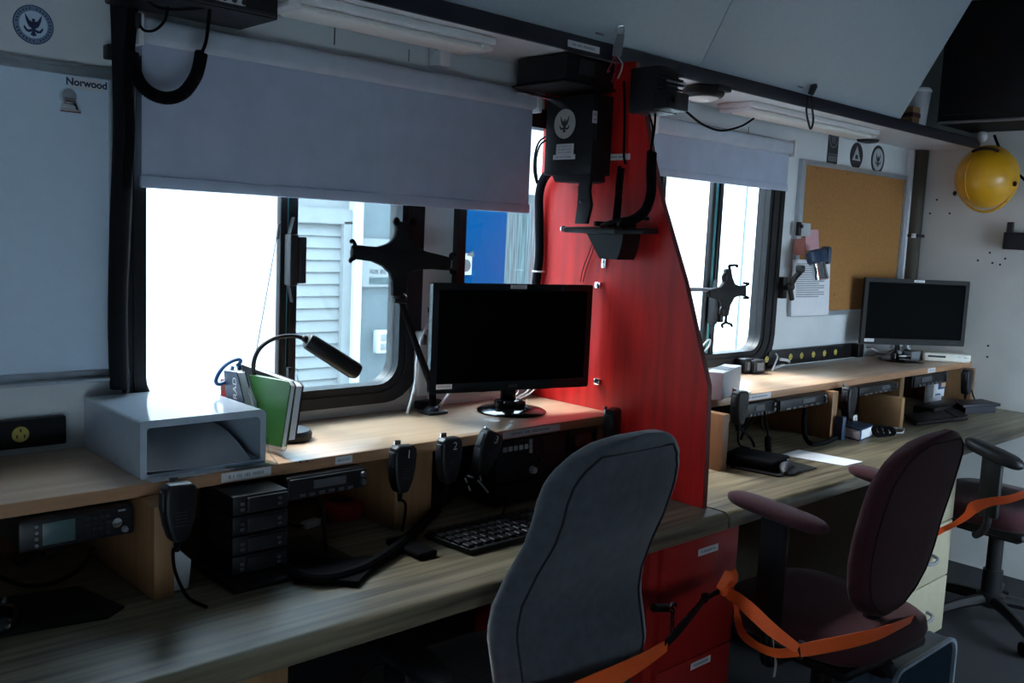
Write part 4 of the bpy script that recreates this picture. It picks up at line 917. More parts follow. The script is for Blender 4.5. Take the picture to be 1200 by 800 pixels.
# big transceiver right of divider
p0, p1 = at(588, 560, 'y', 1.65), at(662, 560, 'y', 1.65)
t = thing('transceiver', 'black transceiver with pale buttons and grey knob below the large monitor', 'radio', (p0.x+.1, 1.75, .79))
b = MB(); b.span((p0.x-.02, 1.65, .80), (p1.x, 1.92, .909), .006); obj('case', b, M['black'], t)
b = MB()
for i in range(5):
    c = at(592+i*6.2, 527-i*1.0, 'y', 1.647); b.box(c, (.013, .004, .013), .002)
obj('keypad', b, M['light_grey'], t)  # plain light grey keys without glow
b = MB()
for j in range(3): b.box(at(622, 517+j*5.5, 'y', 1.647), (.010, .004, .011), .001)
obj('keypad', b, M['light_grey'], t)
c = at(623, 550, 'y', 1.648); b = MB(); b.lathe([(0, .014), (.008, .013), (.010, 0)], c, -Y, 18); obj('knob', b, M['light_grey'], t)
for px, py in ((636, 517), (637, 528), (632, 540)):
    b = MB(); b.lathe([(0, .008), (.006, .007), (.007, 0)], at(px, py, 'y', 1.649), -Y, 12); obj('knob', b, M['dark_grey'], t)
b = MB(); b.span((p0.x-.01, 1.66, ZD+.001), (p1.x+.02, 1.90, .797), .006)
tag(obj('power_supply', b, M['black_matte']), 'black power supply box on the worktop under the transceiver', 'power supply')
q0 = at(646, 512, 'y', 1.64); b = MB(); q0.x = max(q0.x, p1.x); b.span((q0.x+.003, 1.645, .85), (q0.x+.115, 1.85, .909), .004); b.mi = 1; b.span((q0.x+.013, 1.642, .858), (q0.x+.105, 1.646, .90), .002)
tag(obj('control_box', b, [M['black'], M['black_gloss']]), 'plain black control box right of the transceiver under the shelf', 'box')

# ================================================================== HAND MICROPHONES
def mic(label, p, number='', tilt=0, s=1.0, yawz=0, cord=None, light=False):
    """p: top centre of the microphone; hangs from a clip on the shelf edge"""
    t = thing('hand_microphone', label, 'microphone', tuple(p), yawz, tilt=Matrix.Rotation(tilt, 4, 'Y'), group='hand microphones hung on the shelf edges')
    L = dict(local=True)
    half = [(.020, .0), (.0275, -.006), (.030, -.020), (.029, -.050), (.0245, -.075), (.017, -.096), (.012, -.105)]
    P = [V((x*s, 0, z*s)) for x, z in half]+[V((-x*s, 0, z*s)) for x, z in reversed(half)]
    b = MB(); b.prism([q+Y*.004 for q in P], -Y, .032*s, .007*s, 3); obj('body', b, M['black'], t, **L)
    b = MB()
    for k in range(5): b.box((0, -.0285*s, (-.050-.006*k)*s), (.022*s, .002, .002))
    obj('speaker_grille', b, M['dark_grey'], t, **L)
    b = MB(); b.box((-.0295*s, -.012*s, -.030*s), (.006*s, .018*s, .034*s), .003); obj('talk_key', b, M['dark_grey'], t, **L)
    b = MB(); b.box((0, .008, -.02*s), (.02*s, .008, .03*s), .002); b.box((0, .011, -.012), (.016*s, .004, .035*s)); obj('hang_clip', b, M['chrome'], t, **L)
    b = MB(); b.tube([V((0, -.012*s, -.103*s)), V((0, -.012*s, -.125*s))], lambda u: .007*s-.003*s*u, 10); obj('strain_relief', b, M['rubber'], t, **L)
    if number:
        b = MB(); b.text(number, (.004*s, -.0287*s, -.018*s), X, Z, .026*s, ext=.0006); obj('numeral', b, M['label'], t, label='white numeral '+number, **L)
    if cord:
        R_ = WM[t.name]; st = R_ @ V((0, -.012*s, -.12*s))
        b = MB(); b.tube([st]+cord, .0032*s, 8, 6); obj('cord', b, M['rubber'], t)
    return t
ym = YS-.028
mp = lambda px, py, y=ym: at(px, py, 'y', y)
dk = lambda px, py, h=.006: at(px, py, 'z', ZD+h)
mic('black hand microphone hung under the front edge of the paper tray', mp(206, 564, 1.56), '', .02, .98, cord=[mp(203, 645, 1.56), mp(205, 668, 1.55), dk(216, 694, .03), dk(226, 704, .008), dk(242, 711, .006)])
mic('black hand microphone marked 1 on the shelf edge', mp(469, 520), '1', .05, 1.0, cord=[mp(475, 590, 1.62), mp(474, 608, 1.62), dk(471, 622)])
mic('black hand microphone marked 2 on the shelf edge', mp(523, 511), '2', .02, 1.0, cord=[mp(521, 578, 1.63), mp(521, 590, 1.64), dk(512, 596)])
mic('black hand microphone marked 3, tilted on the shelf edge', mp(574, 504), '3', .42, 1.0, cord=[mp(553, 562, 1.64), mp(540, 575, 1.66), dk(520, 592)])
mic('black hand microphone hung on the shelf corner against the red panel', mp(714, 478, 1.64), '', -.05, .95, yawz=.3)
mic('black hand microphone hung in front of the white box right of the red panel', at(864, 457, 'y', 1.60), '', .03, 1.0, cord=[at(865, 500, 'y', 1.60), at(866, 520, 'y', 1.62), at(878, 525, 'z', ZD+.01)])
mic('black hand microphone with metal clip on the middle of the right shelf edge', at(992, 452, 'y', 1.62), '', .02, 1.1)
mic('black hand microphone at the far end of the right shelf by the wall', at(1131, 432, 'y', 1.60), '', .02, 1.05, cord=[at(1137, 455, 'y', 1.62), at(1141, 465, 'y', 1.61), at(1148, 480, 'y', 1.60)])

# ================================================================== THINGS ON THE LEFT WORKTOP
def keyboard(label, pts, th=.02):
    """pts: back-left, back-right, front-right, front-left on the worktop"""
    t = thing('keyboard', label, 'keyboard', tuple(sum(pts, V())/4))
    b = MB(); b.prism([V((p.x, p.y, ZD+.001)) for p in pts], Z, th*.6, .003); obj('key_deck', b, M['black'], t)
    bl_, br, frr, fl = pts; b = MB(); rnd = random.Random(2)
    for j in range(5):
        v = (j+.6)/5.4
        for i in range(18):
            if i in (13,) : continue
            u = (i+.5)/18; a = bl_+(br-bl_)*u; c = fl+(frr-fl)*u; p = a+(c-a)*v
            ang = math.atan2((br-bl_).y, (br-bl_).x)
            b.box((p.x, p.y, ZD+.001+th*.6+.003), ((br-bl_).length/18*.8, (fl-bl_).length/5.4*.78, .007), .0015, 1, Matrix.Rotation(ang, 3, 'Z'))
    obj('keys', b, M['black'], t)
    return t
kbl, kfl = dk(506, 622), dk(490, 660)
u_ = V((.44, -.005, 0)); v_ = V((.012, -.145, 0)); kb0 = dk(497, 628)
keyboard('black keyboard on the worktop behind the grey chair', [kb0, kb0+u_, kb0+u_+v_, kb0+v_])
b = MB(); P = [dk(0, 747, .001), dk(126, 725, .001), dk(146, 712, .001), dk(92, 688, .001), dk(-20, 705, .001)]; b.prism(P, Z, .003)
tag(obj('mouse_mat', b, M['black_matte']), 'dark mouse mat on the worktop below the left radio with the grey screen', 'mouse mat')
def mouse(label, p, rz, m):
    t = thing('computer_mouse', label, 'mouse', tuple(p), rz)
    b = MB(); rr = []
    for u in [i/10 for i in range(11)]:
        y = -.055+.11*u; s_ = math.sin(PI*min(1, max(0.02, u*.96+.02)))**.5
        rr.append([V((math.cos(a)*.030*s_, y, max(0, math.sin(a))*.030*s_*(1-.25*u)+.001)) for a in [2*PI*i/16 for i in range(16)]])
    b.loft(rr); obj('shell', b, m, t, local=True)
    b = MB(); b.box((0, .03, .022), (.006, .018, .012), .002); obj('scroll_wheel', b, M['mid_grey'], t, local=True)
mouse('black mouse on the mat at the far left of the worktop', dk(2, 728, .0045), -.4, M['black_gloss'])
b = MB(); b.tube([dk(312, 662, .012), dk(335, 668, .013), dk(375, 678, .013), dk(420, 668, .013), dk(455, 648, .014), dk(478, 630, .016), at(497, 612, 'y', 1.62), at(512, 597, 'y', 1.66)], .0115, 10, 6)
tag(obj('cable_bundle', b, M['rubber']), 'thick black cable bundle lying on the worktop left of the keyboard', 'cable')
b = MB(); P = [dk(330, 650, .001), dk(345, 682, .001), dk(420, 688, .001), dk(452, 655, .001), dk(400, 660, .001)]; b.prism(P, Z, .012, .003)
tag(obj('flat_case', b, M['rubber']), 'flat black case under the cable bundle on the worktop', 'case')
b = MB(); b.box(dk(482, 641, .008), (.05, .12, .014), .006, 3)
tag(obj('headset_box', b, M['rubber']), 'small black box at the left end of the keyboard', 'box')
tp_ = dk(396, 601, 0); tp_.z = ZD+.001; tp_.y -= .01
t = thing('tape_roll', 'dark red roll of tape in the corner under the shelf', 'tape', tuple(tp_))
b = MB(); b.lathe([(.030, 0), (.058, 0), (.058, .034), (.030, .034), (.030, 0)], tp_, Z, 36); obj('tape', b, M['red_tape'], t)
b = MB(); b.lathe([(.027, 0), (.030, 0), (.030, .034), (.027, .034), (.027, 0)], tp_, Z, 36); obj('core', b, M['brown'], t)
wp = thing('white_connector', 'white plug with thin leads on the worktop by the tape roll', 'connector', tuple(dk(364, 613)))
c = dk(364, 613, .009); b = MB(); b.box(c, (.045, .022, .016), .004, R=Matrix.Rotation(.25, 3, 'Z')); obj('plug_body', b, M['white'], wp)
b = MB(); b.tube([c+V((-.02, -.005, 0)), dk(342, 615, .004), dk(326, 600, .02), at(323, 585, 'y', 1.75), at(315, 566, 'y', 1.72)], .003, 8, 6); obj('lead', b, M['rubber'], wp)
b = MB(); b.tube([c+V((.02, .005, 0)), dk(378, 606, .004), dk(392, 600, .004)], .0025, 6, 5); obj('lead', b, M['light_grey'], wp)
b = MB(); b.tube([at(372, 577, 'y', 1.64), at(378, 595, 'y', 1.63), at(380, 620, 'y', 1.62), dk(382, 650)], .004, 8, 6)
tag(obj('black_cable', b, M['rubber']), 'black cable hanging from the mobile radio down to the worktop', 'cable')
for i, pts in enumerate(([(548, 557), (560, 563), (572, 577)], [(560, 552), (564, 563)], [(545, 560), (551, 575)])):
    wc = MB(); wc.tube([at(x, y, 'y', 1.66) for x, y in pts], .0024, 6, 4)
    tag(obj('white_cable', wc, M['light_grey']), ['longest pale cable slanting below the microphone marked 3', 'short pale cable directly under the tip of microphone 3', 'short pale cable left of the longest one, near microphone 2'][i], 'cable', 'pale cables by the microphones')
wc = MB(); wc.tube([at(593, 575, 'y', 1.66), dk(592, 592), dk(588, 604)], .002, 6, 4)
tag(obj('keyboard_lead', wc, M['rubber']), 'thin lead dropping from the power supply to the back of the keyboard', 'cable')

# ================================================================== RIGHT SHELF AND WORKTOP
p0 = at(828, 467, 'z', ZS)
ca = thing('white_box', 'white cardboard box on the right shelf beside the red panel', 'box', (2.53, 1.76, ZS))
Ax = at(848, 470, 'z', ZS+.001)
f0, f1, f2 = at(824, 467, 'z', ZS+.001), at(846, 469, 'z', ZS+.001), at(867, 458, 'z', ZS+.001)
f3 = f0+(f2-f1)
hb = .085
b = MB(); b.prism([f0, f1, f2, f3], Z, hb, .002); obj('carton', b, M['light_grey'], ca)
b = MB(); e = (f2-f1).normalized(); o = (f0+f1+f2+f3)/4+Z*(hb+.0012)
for k in (-.03, 0, .03): b.box(o+e*k, (.02, .05, .001))
obj('print_marks', b, M['mid_grey'], ca)
b = MB(); q = [at(868, 457, 'z', ZS+.001), at(880, 459, 'z', ZS+.001), at(873, 463, 'z', ZS+.001), at(865, 462, 'z', ZS+.001)]; b.prism(q, Z, .002)
tag(obj('paper_slip', b, M['paper']), 'small white slip on the shelf edge by the white box', 'paper')
wc = MB(); wc.tube([at(822, 408, 'y', 1.93), at(827, 401, 'y', 1.93), at(832, 398, 'y', 1.93), at(831, 405, 'y', 1.93), at(825, 412, 'y', 1.92), at(819, 415, 'y', 1.90)], .003, 8, 6)
tag(obj('white_cable', wc, M['light_grey']), 'pale cable loop standing up behind the white box', 'cable')
for i, (px, py, w, h, m, lab) in enumerate(((874, 437, .06, .055, 'black', 'black adaptor beside the white box on the right shelf'), (886, 437, .075, .05, 'dark_grey', 'dark grey adaptor plugged at the left end of the yellow outlets'))):
    c = at(px, py, 'z', ZS); t = thing('power_adaptor', lab, 'adaptor', tuple(c))
    b = MB(); b.box((c.x, c.y+.01, ZS+.001+h/2), (w, .05, h), .005); obj('housing', b, M[m], t)
    b = MB(); b.box((c.x, c.y-.016, ZS+.001+h/2), (w*.6, .002, h*.6)); obj('rating_plate', b, M['mid_grey'], t)
wc = MB(); c = at(910, 430, 'z', ZS+.006)
wc.tube([at(905, 434, 'z', ZS+.004), at(909, 424, 'y', 1.95), at(911, 418, 'y', 1.96), at(909, 414, 'y', 1.97)], .0035, 8, 5)
wc.tube([at(907, 431, 'z', ZS+.006), at(916, 428, 'z', ZS+.006), at(924, 425, 'z', ZS+.012), at(922, 422, 'y', 1.94), at(914, 421, 'y', 1.95)], .006, 8, 6)
tag(obj('white_cable', wc, M['white']), 'bundled white cable beneath the yellow outlets on the right shelf', 'cable')
# far router and connectors
rt_ = thing('network_router', 'flat cream box with black slot and buttons on the far end of the right shelf', 'router', (4.2, 1.78, ZS))
c = V((4.30, 1.735, ZS)); Rz = Matrix.Rotation(-.9, 3, 'Z')
b = MB(); b.box(c+Z*.020, (.20, .115, .038), .008, 3, Rz); obj('case', b, M['offwhite'], rt_)
b = MB(); b.box(c+Rz @ V((-.045, -.058, .024)), (.075, .003, .009), 0, 1, Rz); obj('slot', b, M['ink'], rt_)
for k in range(3):
    b = MB(); b.box(c+Rz @ V((.025+.026*k, -.058, .026)), (.014, .004, .009), .002, 1, Rz); obj('button', b, M['white'], rt_)
b = MB(); b.box(at(1083, 418, 'z', ZS+.022)+V((.01, .07, 0)), (.11, .07, .042), .006)
tag(obj('grey_box', b, M['mid_grey']), 'small dark grey box beside the cream box below the far monitor', 'box')
wc = MB(); wc.tube([at(1016, 407, 'y', 1.93), at(1024, 409, 'y', 1.90), at(1034, 415, 'z', ZS+.005), at(1042, 412, 'z', ZS+.006), at(1052, 407, 'y', 1.86)], .0045, 8, 6)
c = at(1063, 405, 'y', 1.84); wc.box(c, (.045, .025, .03), .006, 2, Matrix.Rotation(.4, 3, 'Y')); wc.mi = 1; wc.box(c+V((.004, -.013, 0)), (.022, .002, .018))
tag(obj('white_cable', wc, [M['light_grey'], M['mid_grey']]), 'white cable with square plug under the far monitor', 'cable')
b = MB(); c = at(1003, 410, 'y', 1.97); b.box(c, (.05, .05, .06), .004)
tag(obj('power_adaptor', b, M['black']), 'black adaptor at the right end of the yellow outlets under the corkboard', 'adaptor')
# radios under right shelf
p0, p1 = at(874, 472, 'y', 1.66), at(905, 466, 'y', 1.66)
mobile('black radio beside the microphone under the left part of the right shelf', p0.x-.02, p1.x, .858, .909, 1.65, (.3, .6))
p0, p1 = at(925, 460, 'y', 1.64), at(981, 452, 'y', 1.64)
mobile('black radio with green-grey display under the middle of the right shelf', p0.x-.08, 3.075, .866, .909, 1.63, (.45, .7))
b = MB(); b.span((3.505, 1.552, ZD+.001), (3.532, 1.72, ZD+.122), .002)
tag(obj('brown_board', b, M['brown_board']), 'brown board standing on edge beside the tangle of cable on the right worktop', 'board')
p0, p1 = at(1006, 450, 'y', 1.63), at(1052, 443, 'y', 1.63)
mobile('black radio with silver dial beneath the far half of the right shelf', p0.x, p1.x, .870, .909, 1.63, (.55, .75), depth=.10)
p0, p1 = at(1070, 445, 'y', 1.66), at(1103, 440, 'y', 1.66)
mobile('black radio above the blue and white packet at the far end', p0.x, p1.x+.06, .855, .909, 1.66, (.2, .5))
b = MB(); c0, c1 = at(1091, 477, 'y', 1.74), at(1116, 442, 'y', 1.74)
b.span((c0.x, 1.735, ZD+.03), (c1.x, 1.745, ZD+.155), .001); b.mi = 1; w_ = c1.x-c0.x
b.span((c0.x+w_*.22, 1.733, ZD+.065), (c1.x-w_*.18, 1.736, ZD+.15), .001); b.mi = 2; b.span((c0.x+w_*.34, 1.7315, ZD+.075), (c1.x-w_*.32, 1.734, ZD+.11)); b.mi = 1
b.span((c0.x+w_*.1, 1.733, ZD+.040), (c0.x+w_*.35, 1.736, ZD+.047)); b.span((c1.x-w_*.38, 1.733, ZD+.043), (c1.x-w_*.14, 1.736, ZD+.050)); b.mi = 0
b.span((c0.x, 1.745, ZD+.001), (c1.x, 1.775, ZD+.10), .002)
tag(obj('blister_packet', b, [M['paper'], M['blue_plastic'], M['shelf']]), 'blue and white packet standing under the far end of the right shelf', 'packet')
# cables and cradle
for i, pts in enumerate(([(886, 480, 1.66), (882, 492, 1.66), (872, 505, 1.66), (868, 515, 1.66)], [(880, 480, 1.68), (874, 497, 1.68), (866, 502, 1.68)], [(862, 498, 1.62), (872, 506, 1.64), (880, 514, 1.66), (884, 523, 1.66)], [(893, 482, 1.70), (892, 495, 1.70), (894, 502, 1.70)])):
    wc = MB(); wc.tube([at(x, y, 'y', q) for x, y, q in pts], .0042, 8, 6)
    tag(obj('black_cable', wc, M['rubber']), 'black cable tangled below the radio beside the red panel', 'cable', 'tangled cables under the right shelf')
wc = MB(); wc.tube([at(896, 482, 'y', 1.62), at(899, 500, 'y', 1.62), at(900, 514, 'y', 1.62)], .003, 8, 5); wc.tube([at(900, 513, 'y', 1.62), at(900, 520, 'y', 1.61), at(901, 538, 'y', 1.60)], .011, 10, 3)
tag(obj('cable_plug', wc, M['rubber']), 'black plug on a lead hanging above the mouse right of the red panel', 'cable')
wc = MB(); wc.tube([at(944, 478, 'y', 1.64), at(942, 495, 'y', 1.64), at(944, 512, 'y', 1.63), at(952, 520, 'z', ZD+.02), at(968, 518, 'z', ZD+.012), at(981, 512, 'y', 1.60)], .0085, 10, 6)
tag(obj('black_cable', wc, M['rubber']), 'thick black cord looping down below the middle radio on the right', 'cable')
b = MB(); P = [dk(856, 548, .001), dk(912, 559, .001), dk(957, 549, .001), dk(905, 536, .001), dk(868, 532, .001)]; b.prism(P, Z, .004)
tag(obj('mouse_mat', b, M['black_matte']), 'dark mouse mat on the right worktop next to the red panel', 'mouse mat')
mouse('black and grey mouse on the mat right of the red panel', dk(922, 551, .0055), -1.1, M['dark_grey'])
b = MB(); c = dk(885, 543, .006); b.box(c+Z*.015, (.14, .17, .03), .008, 3, Matrix.Rotation(.2, 3, 'Z'))
tag(obj('handset_dock', b, M['rubber']), 'low black base unit behind the mouse next to the red panel', 'base unit')
b = MB(); P = [dk(914, 533, .001), dk(936, 527, .001), dk(1011, 541, .001), dk(990, 546, .001)]; b.prism(P, Z, .0012)
tag(obj('loose_sheet', b, M['paper']), 'white sheet lying on the right worktop beside the mouse', 'paper')
bo = thing('thick_book', 'thick dark book with white page edges on the right worktop', 'book', tuple(dk(1000, 510)))
A_, B_, C_ = dk(986, 511, .001), dk(1007, 517, .001), dk(1022, 511, .001); D_ = A_+(C_-B_)
b = MB(); c = (A_+B_+C_+D_)/4; b.prism([p+(c-p)*.03+Z*.004 for p in (A_, B_, C_, D_)], Z, .034); obj('page_block', b, M['paper'], bo)
b = MB(); b.prism([A_, B_, C_, D_], Z, .004); b.prism([p+Z*.037 for p in (A_, B_, C_, D_)], Z, .005); 
b.prism([B_+(A_-B_)*.02+Z*.001, B_+(C_-B_)*.12+Z*.001, B_+(C_-B_)*.12+Z*.040, B_+(A_-B_)*.02+Z*.040], (B_-c), .002); obj('cover', b, M['blue_book'], bo)
b = MB(); c = dk(1009, 500, .02); b.box(c+V((0, .03, .015)), (.03, .012, .05), .003); b.mi = 1; b.cyl(c+V((0, .023, .028)), c+V((0, .024, .028)), .004, 10)
tag(obj('white_tag', b, [M['white'], M['mid_grey']]), 'small white tag standing behind the thick book', 'tag')
ks = thing('key_bunch', 'tangle of black cable and clip beside the thick book', 'cable', tuple(dk(1033, 505)))
b = MB()
for k in range(4): 
    c = dk(1028+k*5, 505, .02)
    b.tube([c+V((.03*math.cos(a+k), .012*math.sin(a), .018*math.sin(a+k*.7))) for a in [i*PI/6 for i in range(13)]], .005, 8)
obj('coil', b, M['rubber'], ks)
b = MB(); b.tube([dk(1040, 507, .005), dk(1058, 507, .005), dk(1060, 502, .005), dk(1045, 501, .005)], .003, 8); obj('pale_lead', b, M['light_grey'], ks)
b = MB(); c = at(980, 515, 'z', ZD+.03); b.span((3.10, 1.575, ZD+.001), (3.125, 1.605, ZD+.085), .003)
tag(obj('blue_binder', b, M['blue_book']), 'narrow navy strip standing against the support next to the thick book', 'binder')
kk = [dk(1060, 490, .001), dk(1118, 483, .001), dk(1134, 492, .001), dk(1074, 499, .001)]
keyboard('black keyboard on the far end of the right worktop', kk)
b = MB(); P = [dk(1128, 486, .001), dk(1172, 484, .001), dk(1150, 478, .001), dk(1120, 479, .001)]
b.prism([p+Z*.03 for p in P], Z, .012, .003); b.prism([p+Z*.0+(sum(P, V())/4-p)*.2 for p in P], Z, .029)
tag(obj('tablet_dock', b, M['navy']), 'dark blue flat device on the worktop against the far wall', 'device')
b = MB(); p = at(1070, 470, 'y', 1.70); b.span((p.x-.02, 1.60, ZD+.001), (p.x+.35, 1.69, ZD+.034), .006)
tag(obj('document_scanner', b, M['black']), 'low black device behind the keyboard on the far end', 'device')

# ================================================================== RIGHT WALL GROUP
ck = thing('cork_board', 'tall brown cork board in a grey frame on the wall right of the far window', 'notice board', (3.87, YW-.01, 1.13))
cx0, cx1, cz0, cz1 = 3.392, 4.318, 1.133, 1.762
b = MB(); b.span((cx0+.02, YW-.012, cz0+.018), (cx1-.015, YW, cz1-.018)); obj('cork_sheet', b, M['cork'], ck)
b = MB(); b.ring(rrect(cx0, cx1, cz0, cz1, .004, YW), rrect(cx0+.03, cx1-.016, cz0+.02, cz1-.02, .002, YW), -Y, .018); obj('frame', b, M['alu'], ck)
def pin(name, label, pts, m, y, lines=0):
    b = MB(); P = [at(px, py, 'y', y) for px, py in pts]; b.prism(P, Y, .0012); b.mi = 1
    for k in range(lines):
        v = .08+.62*k/max(1, lines); l = P[0]+(P[3]-P[0])*v; r = P[1]+(P[2]-P[1])*v
        a, c = l+(r-l)*.1, l+(r-l)*(.85 if k % 3 else .7)
        b.prism([a+V((0, -.0006, .003)), c+V((0, -.0006, .003)), c+V((0, -.0006, -.002)), a+V((0, -.0006, -.002))], Y, .0004)
    return tag(obj(name, b, [m, M['print_grey']]), label, 'paper')
pin('pinned_list', 'white printed sheet pinned at the lower left of the cork board', [(929, 304), (973, 304), (971, 369), (927, 370)], M['paper'], YW-.021, 16)
pin('pinned_note', 'pink note pinned on the cork board above the white sheet', [(943, 269), (959, 269), (960, 293), (945, 293)], M['pink'], YW-.0195)
pin('pinned_note', 'red-brown note pinned at the left edge of the cork board', [(931, 280), (946, 279), (946, 299), (930, 299)], M['red_paper'], YW-.0185)
pin('pinned_note', 'small grey slip pinned above the pink note on the cork board', [(939, 261), (950, 262), (950, 276), (938, 277)], M['light_grey'], YW-.0205)
b = MB(); c = at(936, 268, 'y', YW-.03); b.box(c, (.022, .016, .055), .004); b.cyl(c+V((.0, -.008, .01)), c+V((0, -.016, .01)), .008, 10)
tag(obj('black_clip', b, M['black']), 'small black clip at the left edge of the cork board', 'clip')
for i, (px, py) in enumerate(((944, 196), (958, 197), (999, 203), (994, 204), (978, 345))):
    c = at(px, py, 'y', YW-.013); b = MB(); b.box(c, (.022 if i < 4 else .016, .002, .005), .0005)
    tag(obj('paper_scrap', b, M['brown'] if i != 2 else M['cork']), ['torn scrap in the top left corner of the cork board', 'torn scrap second from the left along the top of the cork board', 'pale torn scrap at the middle of the cork board top', 'dark torn scrap against the pale scrap at the cork board top', 'tiny dark scrap low on the cork board right of the white sheet'][i], 'paper', 'torn scraps on the cork board')
wl = thing('work_light', 'silver and dark blue lamp head on a jointed black arm before the cork board', 'lamp', tuple(at(917, 337, 'y', 1.98)))
wq = lambda px, py, y=1.90: at(px, py, 'y', y)
b = MB(); b.box(wq(917, 337, 1.985), (.032, .026, .085), .004); obj('wall_clamp', b, M['black'], wl)
b = MB(); b.tube([wq(920, 337, 1.97), wq(926, 335, 1.94), wq(931, 326, 1.92), wq(938, 318, 1.90)], .011, 10, 3); b.ball(wq(926, 336, 1.94), .018); b.tube([wq(926, 338, 1.94), wq(928, 351, 1.94)], .010, 10); b.box(wq(938, 315, 1.90), (.03, .03, .03), .008); obj('arm', b, M['black'], wl)
hd0, hd1 = wq(957, 300, 1.89), wq(963, 331, 1.86); dd = (hd1-hd0).normalized()
b = MB(); b.lathe([(0, -.004), (.030, 0), (.040, .01), (.041, .045), (.036, .052), (.030, .054)], wq(956, 293, 1.89), dd, 24); obj('lamp_housing', b, M['blue_book'], wl)
b = MB(); b.box(wq(968, 299, 1.90), (.03, .04, .07), .01); obj('battery_pack', b, M['blue_book'], wl)
b = MB(); b.lathe([(.026, .05), (.027, .085), (.028, .118), (.022, .120), (0, .119)], wq(956, 293, 1.89), dd, 24); obj('reflector_sleeve', b, M['chrome'], wl, label='shiny silver sleeve')
# emblems above the cork board
p = at(976, 172, 'y', YW); b = MB(); b.box(p+V((0, -.0008, 0)), (.085, .0016, .15)); b.mi = 1
b.ring([p+V((.034*math.cos(a), -.0018, .03+.034*math.sin(a))) for a in [2*PI*i/24 for i in range(24)]], [p+V((.030*math.cos(a), -.0018, .03+.030*math.sin(a))) for a in [2*PI*i/24 for i in range(24)]], -Y, .0006)
for k in (-.012, .0, .012): b.box(p+V((k, -.002, .03)), (.004, .0008, .034))
for k in range(5): b.box(p+V((-.028+.014*k, -.002, -.048)), (.009, .0008, .022))
b.box(p+V((0, -.002, -.03)), (.07, .0008, .003))
tag(obj('wall_emblem', b, [M['ink'], M['mid_grey']]), 'black rectangular emblem sticker above the left of the cork board', 'emblem')
p = at(1003.5, 182.5, 'y', YW); cir = lambda r, off=.0: [p+V((r*math.cos(a), -off, r*1.0*math.sin(a))) for a in [2*PI*i/32 for i in range(32)]]
b = MB(); b.prism(cir(.056), -Y, .0012); b.mi = 1; b.prism([p+V((-.036, -.0013, -.020)), p+V((.036, -.0013, -.020)), p+V((0, -.0013, .042))], -Y, .0006); b.mi = 0
b.prism([p+V((-.012, -.002, -.014)), p+V((.012, -.002, -.014)), p+V((.010, -.002, .004)), p+V((-.010, -.002, .004))], -Y, .0004)
tag(obj('wall_emblem', b, [M['ink'], M['light_grey']]), 'round black emblem with pale triangle above the cork board', 'emblem')
p = at(1028.5, 187, 'y', YW)
b = MB(); b.prism(cir(.062), -Y, .0012); b.mi = 1; b.prism(cir(.048, .0013), -Y, .0005); b.mi = 0; eagle(b, p-Y*.002, X, Z, -Y, .05)
tag(obj('wall_emblem', b, [M['ink'], M['light_grey']]), 'round emblem with dark ring and eagle, last above the cork board', 'emblem')
b = MB(); p = at(1016, 164, 'y', YW-.02); b.lathe([(0, 0), (.05, .002), (.055, .012)], V((p.x, 1.985, 1.872)), Z, 20)
tag(obj('cable_grommet', b, M['dark_grey']), 'thin dark disc under the overhead ledge above the emblems', 'grommet')
# corner pipe
cpz = thing('corner_pipe', 'olive brown lagged pipe in the far corner right of the cork board', 'pipe', (XR-.04, 1.93, 1.0))
a0, a1 = at(1079, 180, 'x', XR-.03), at(1067, 326, 'x', XR-.03)
b = MB(); b.tube([V((XR-.035, (a0.y+a1.y)/2, .94)), V((XR-.035, (a0.y+a1.y)/2, 1.884))], .034, 20); obj('lagging', b, M['pipe'], cpz)
p = at(1071, 276, 'x', XR-.07); b = MB(); b.box((XR-.036, (a0.y+a1.y)/2, p.z), (.076, .076, .014), .003); obj('strap_band', b, M['dark_grey'], cpz)
b = MB(); b.box((XR-.076, (a0.y+a1.y)/2-.02, p.z), (.010, .02, .02), .002); obj('band_clip', b, M['white'], cpz, label='white band clip')
# helmet on a hook
hk = thing('wall_hook', 'small white hook holding the yellow helmet', 'hook', tuple(at(1152, 158, 'x', XR)))
b = MB(); p = at(1151, 160, 'x', XR-.02); b.ball(p, .022, (1, 1, 1.2)); b.cyl(p, V((XR, p.y, p.z)), .01, 10); obj('hook_knob', b, M['white'], hk)
hm = thing('hard_hat', 'yellow hard hat hanging on the far wall below the black locker', 'helmet', tuple(at(1152, 245, 'x', 4.27)))
hc_ = at(1153, 209, 'x', 4.275); Rh = .128
ax = V((-.93, -.15, -.12)).normalized(); N = Z-ax*Z.dot(ax); N.normalize(); B = ax.cross(N)
b = MB(); rr = []
for i in range(13):
    a = PI/2*i/12; r_ = Rh*math.cos(a); h_ = .125*math.sin(a)
    if i == 12: r_ = .004
    rr.append([hc_+ax*(h_-.035)+(N*math.cos(t_)*1.03+B*math.sin(t_)*.96)*r_ for t_ in [2*PI*k/40 for k in range(40)]])
b.loft(rr); obj('shell', b, M['yellow'], hm)
b = MB(); rr = []
for (f, h_) in ((1.0, -.035), (1.05, -.045), (1.06, -.052), (1.0, -.05), (.97, -.04)):
    rr.append([hc_+ax*h_+(N*math.cos(t_)*1.03*(f*(1+.10*max(0, -math.cos(t_))**3))+B*math.sin(t_)*.96*f)*Rh for t_ in [2*PI*k/40 for k in range(40)]])
b.loft(rr+[rr[0]], cap=False); obj('brim', b, M['yellow'], hm)
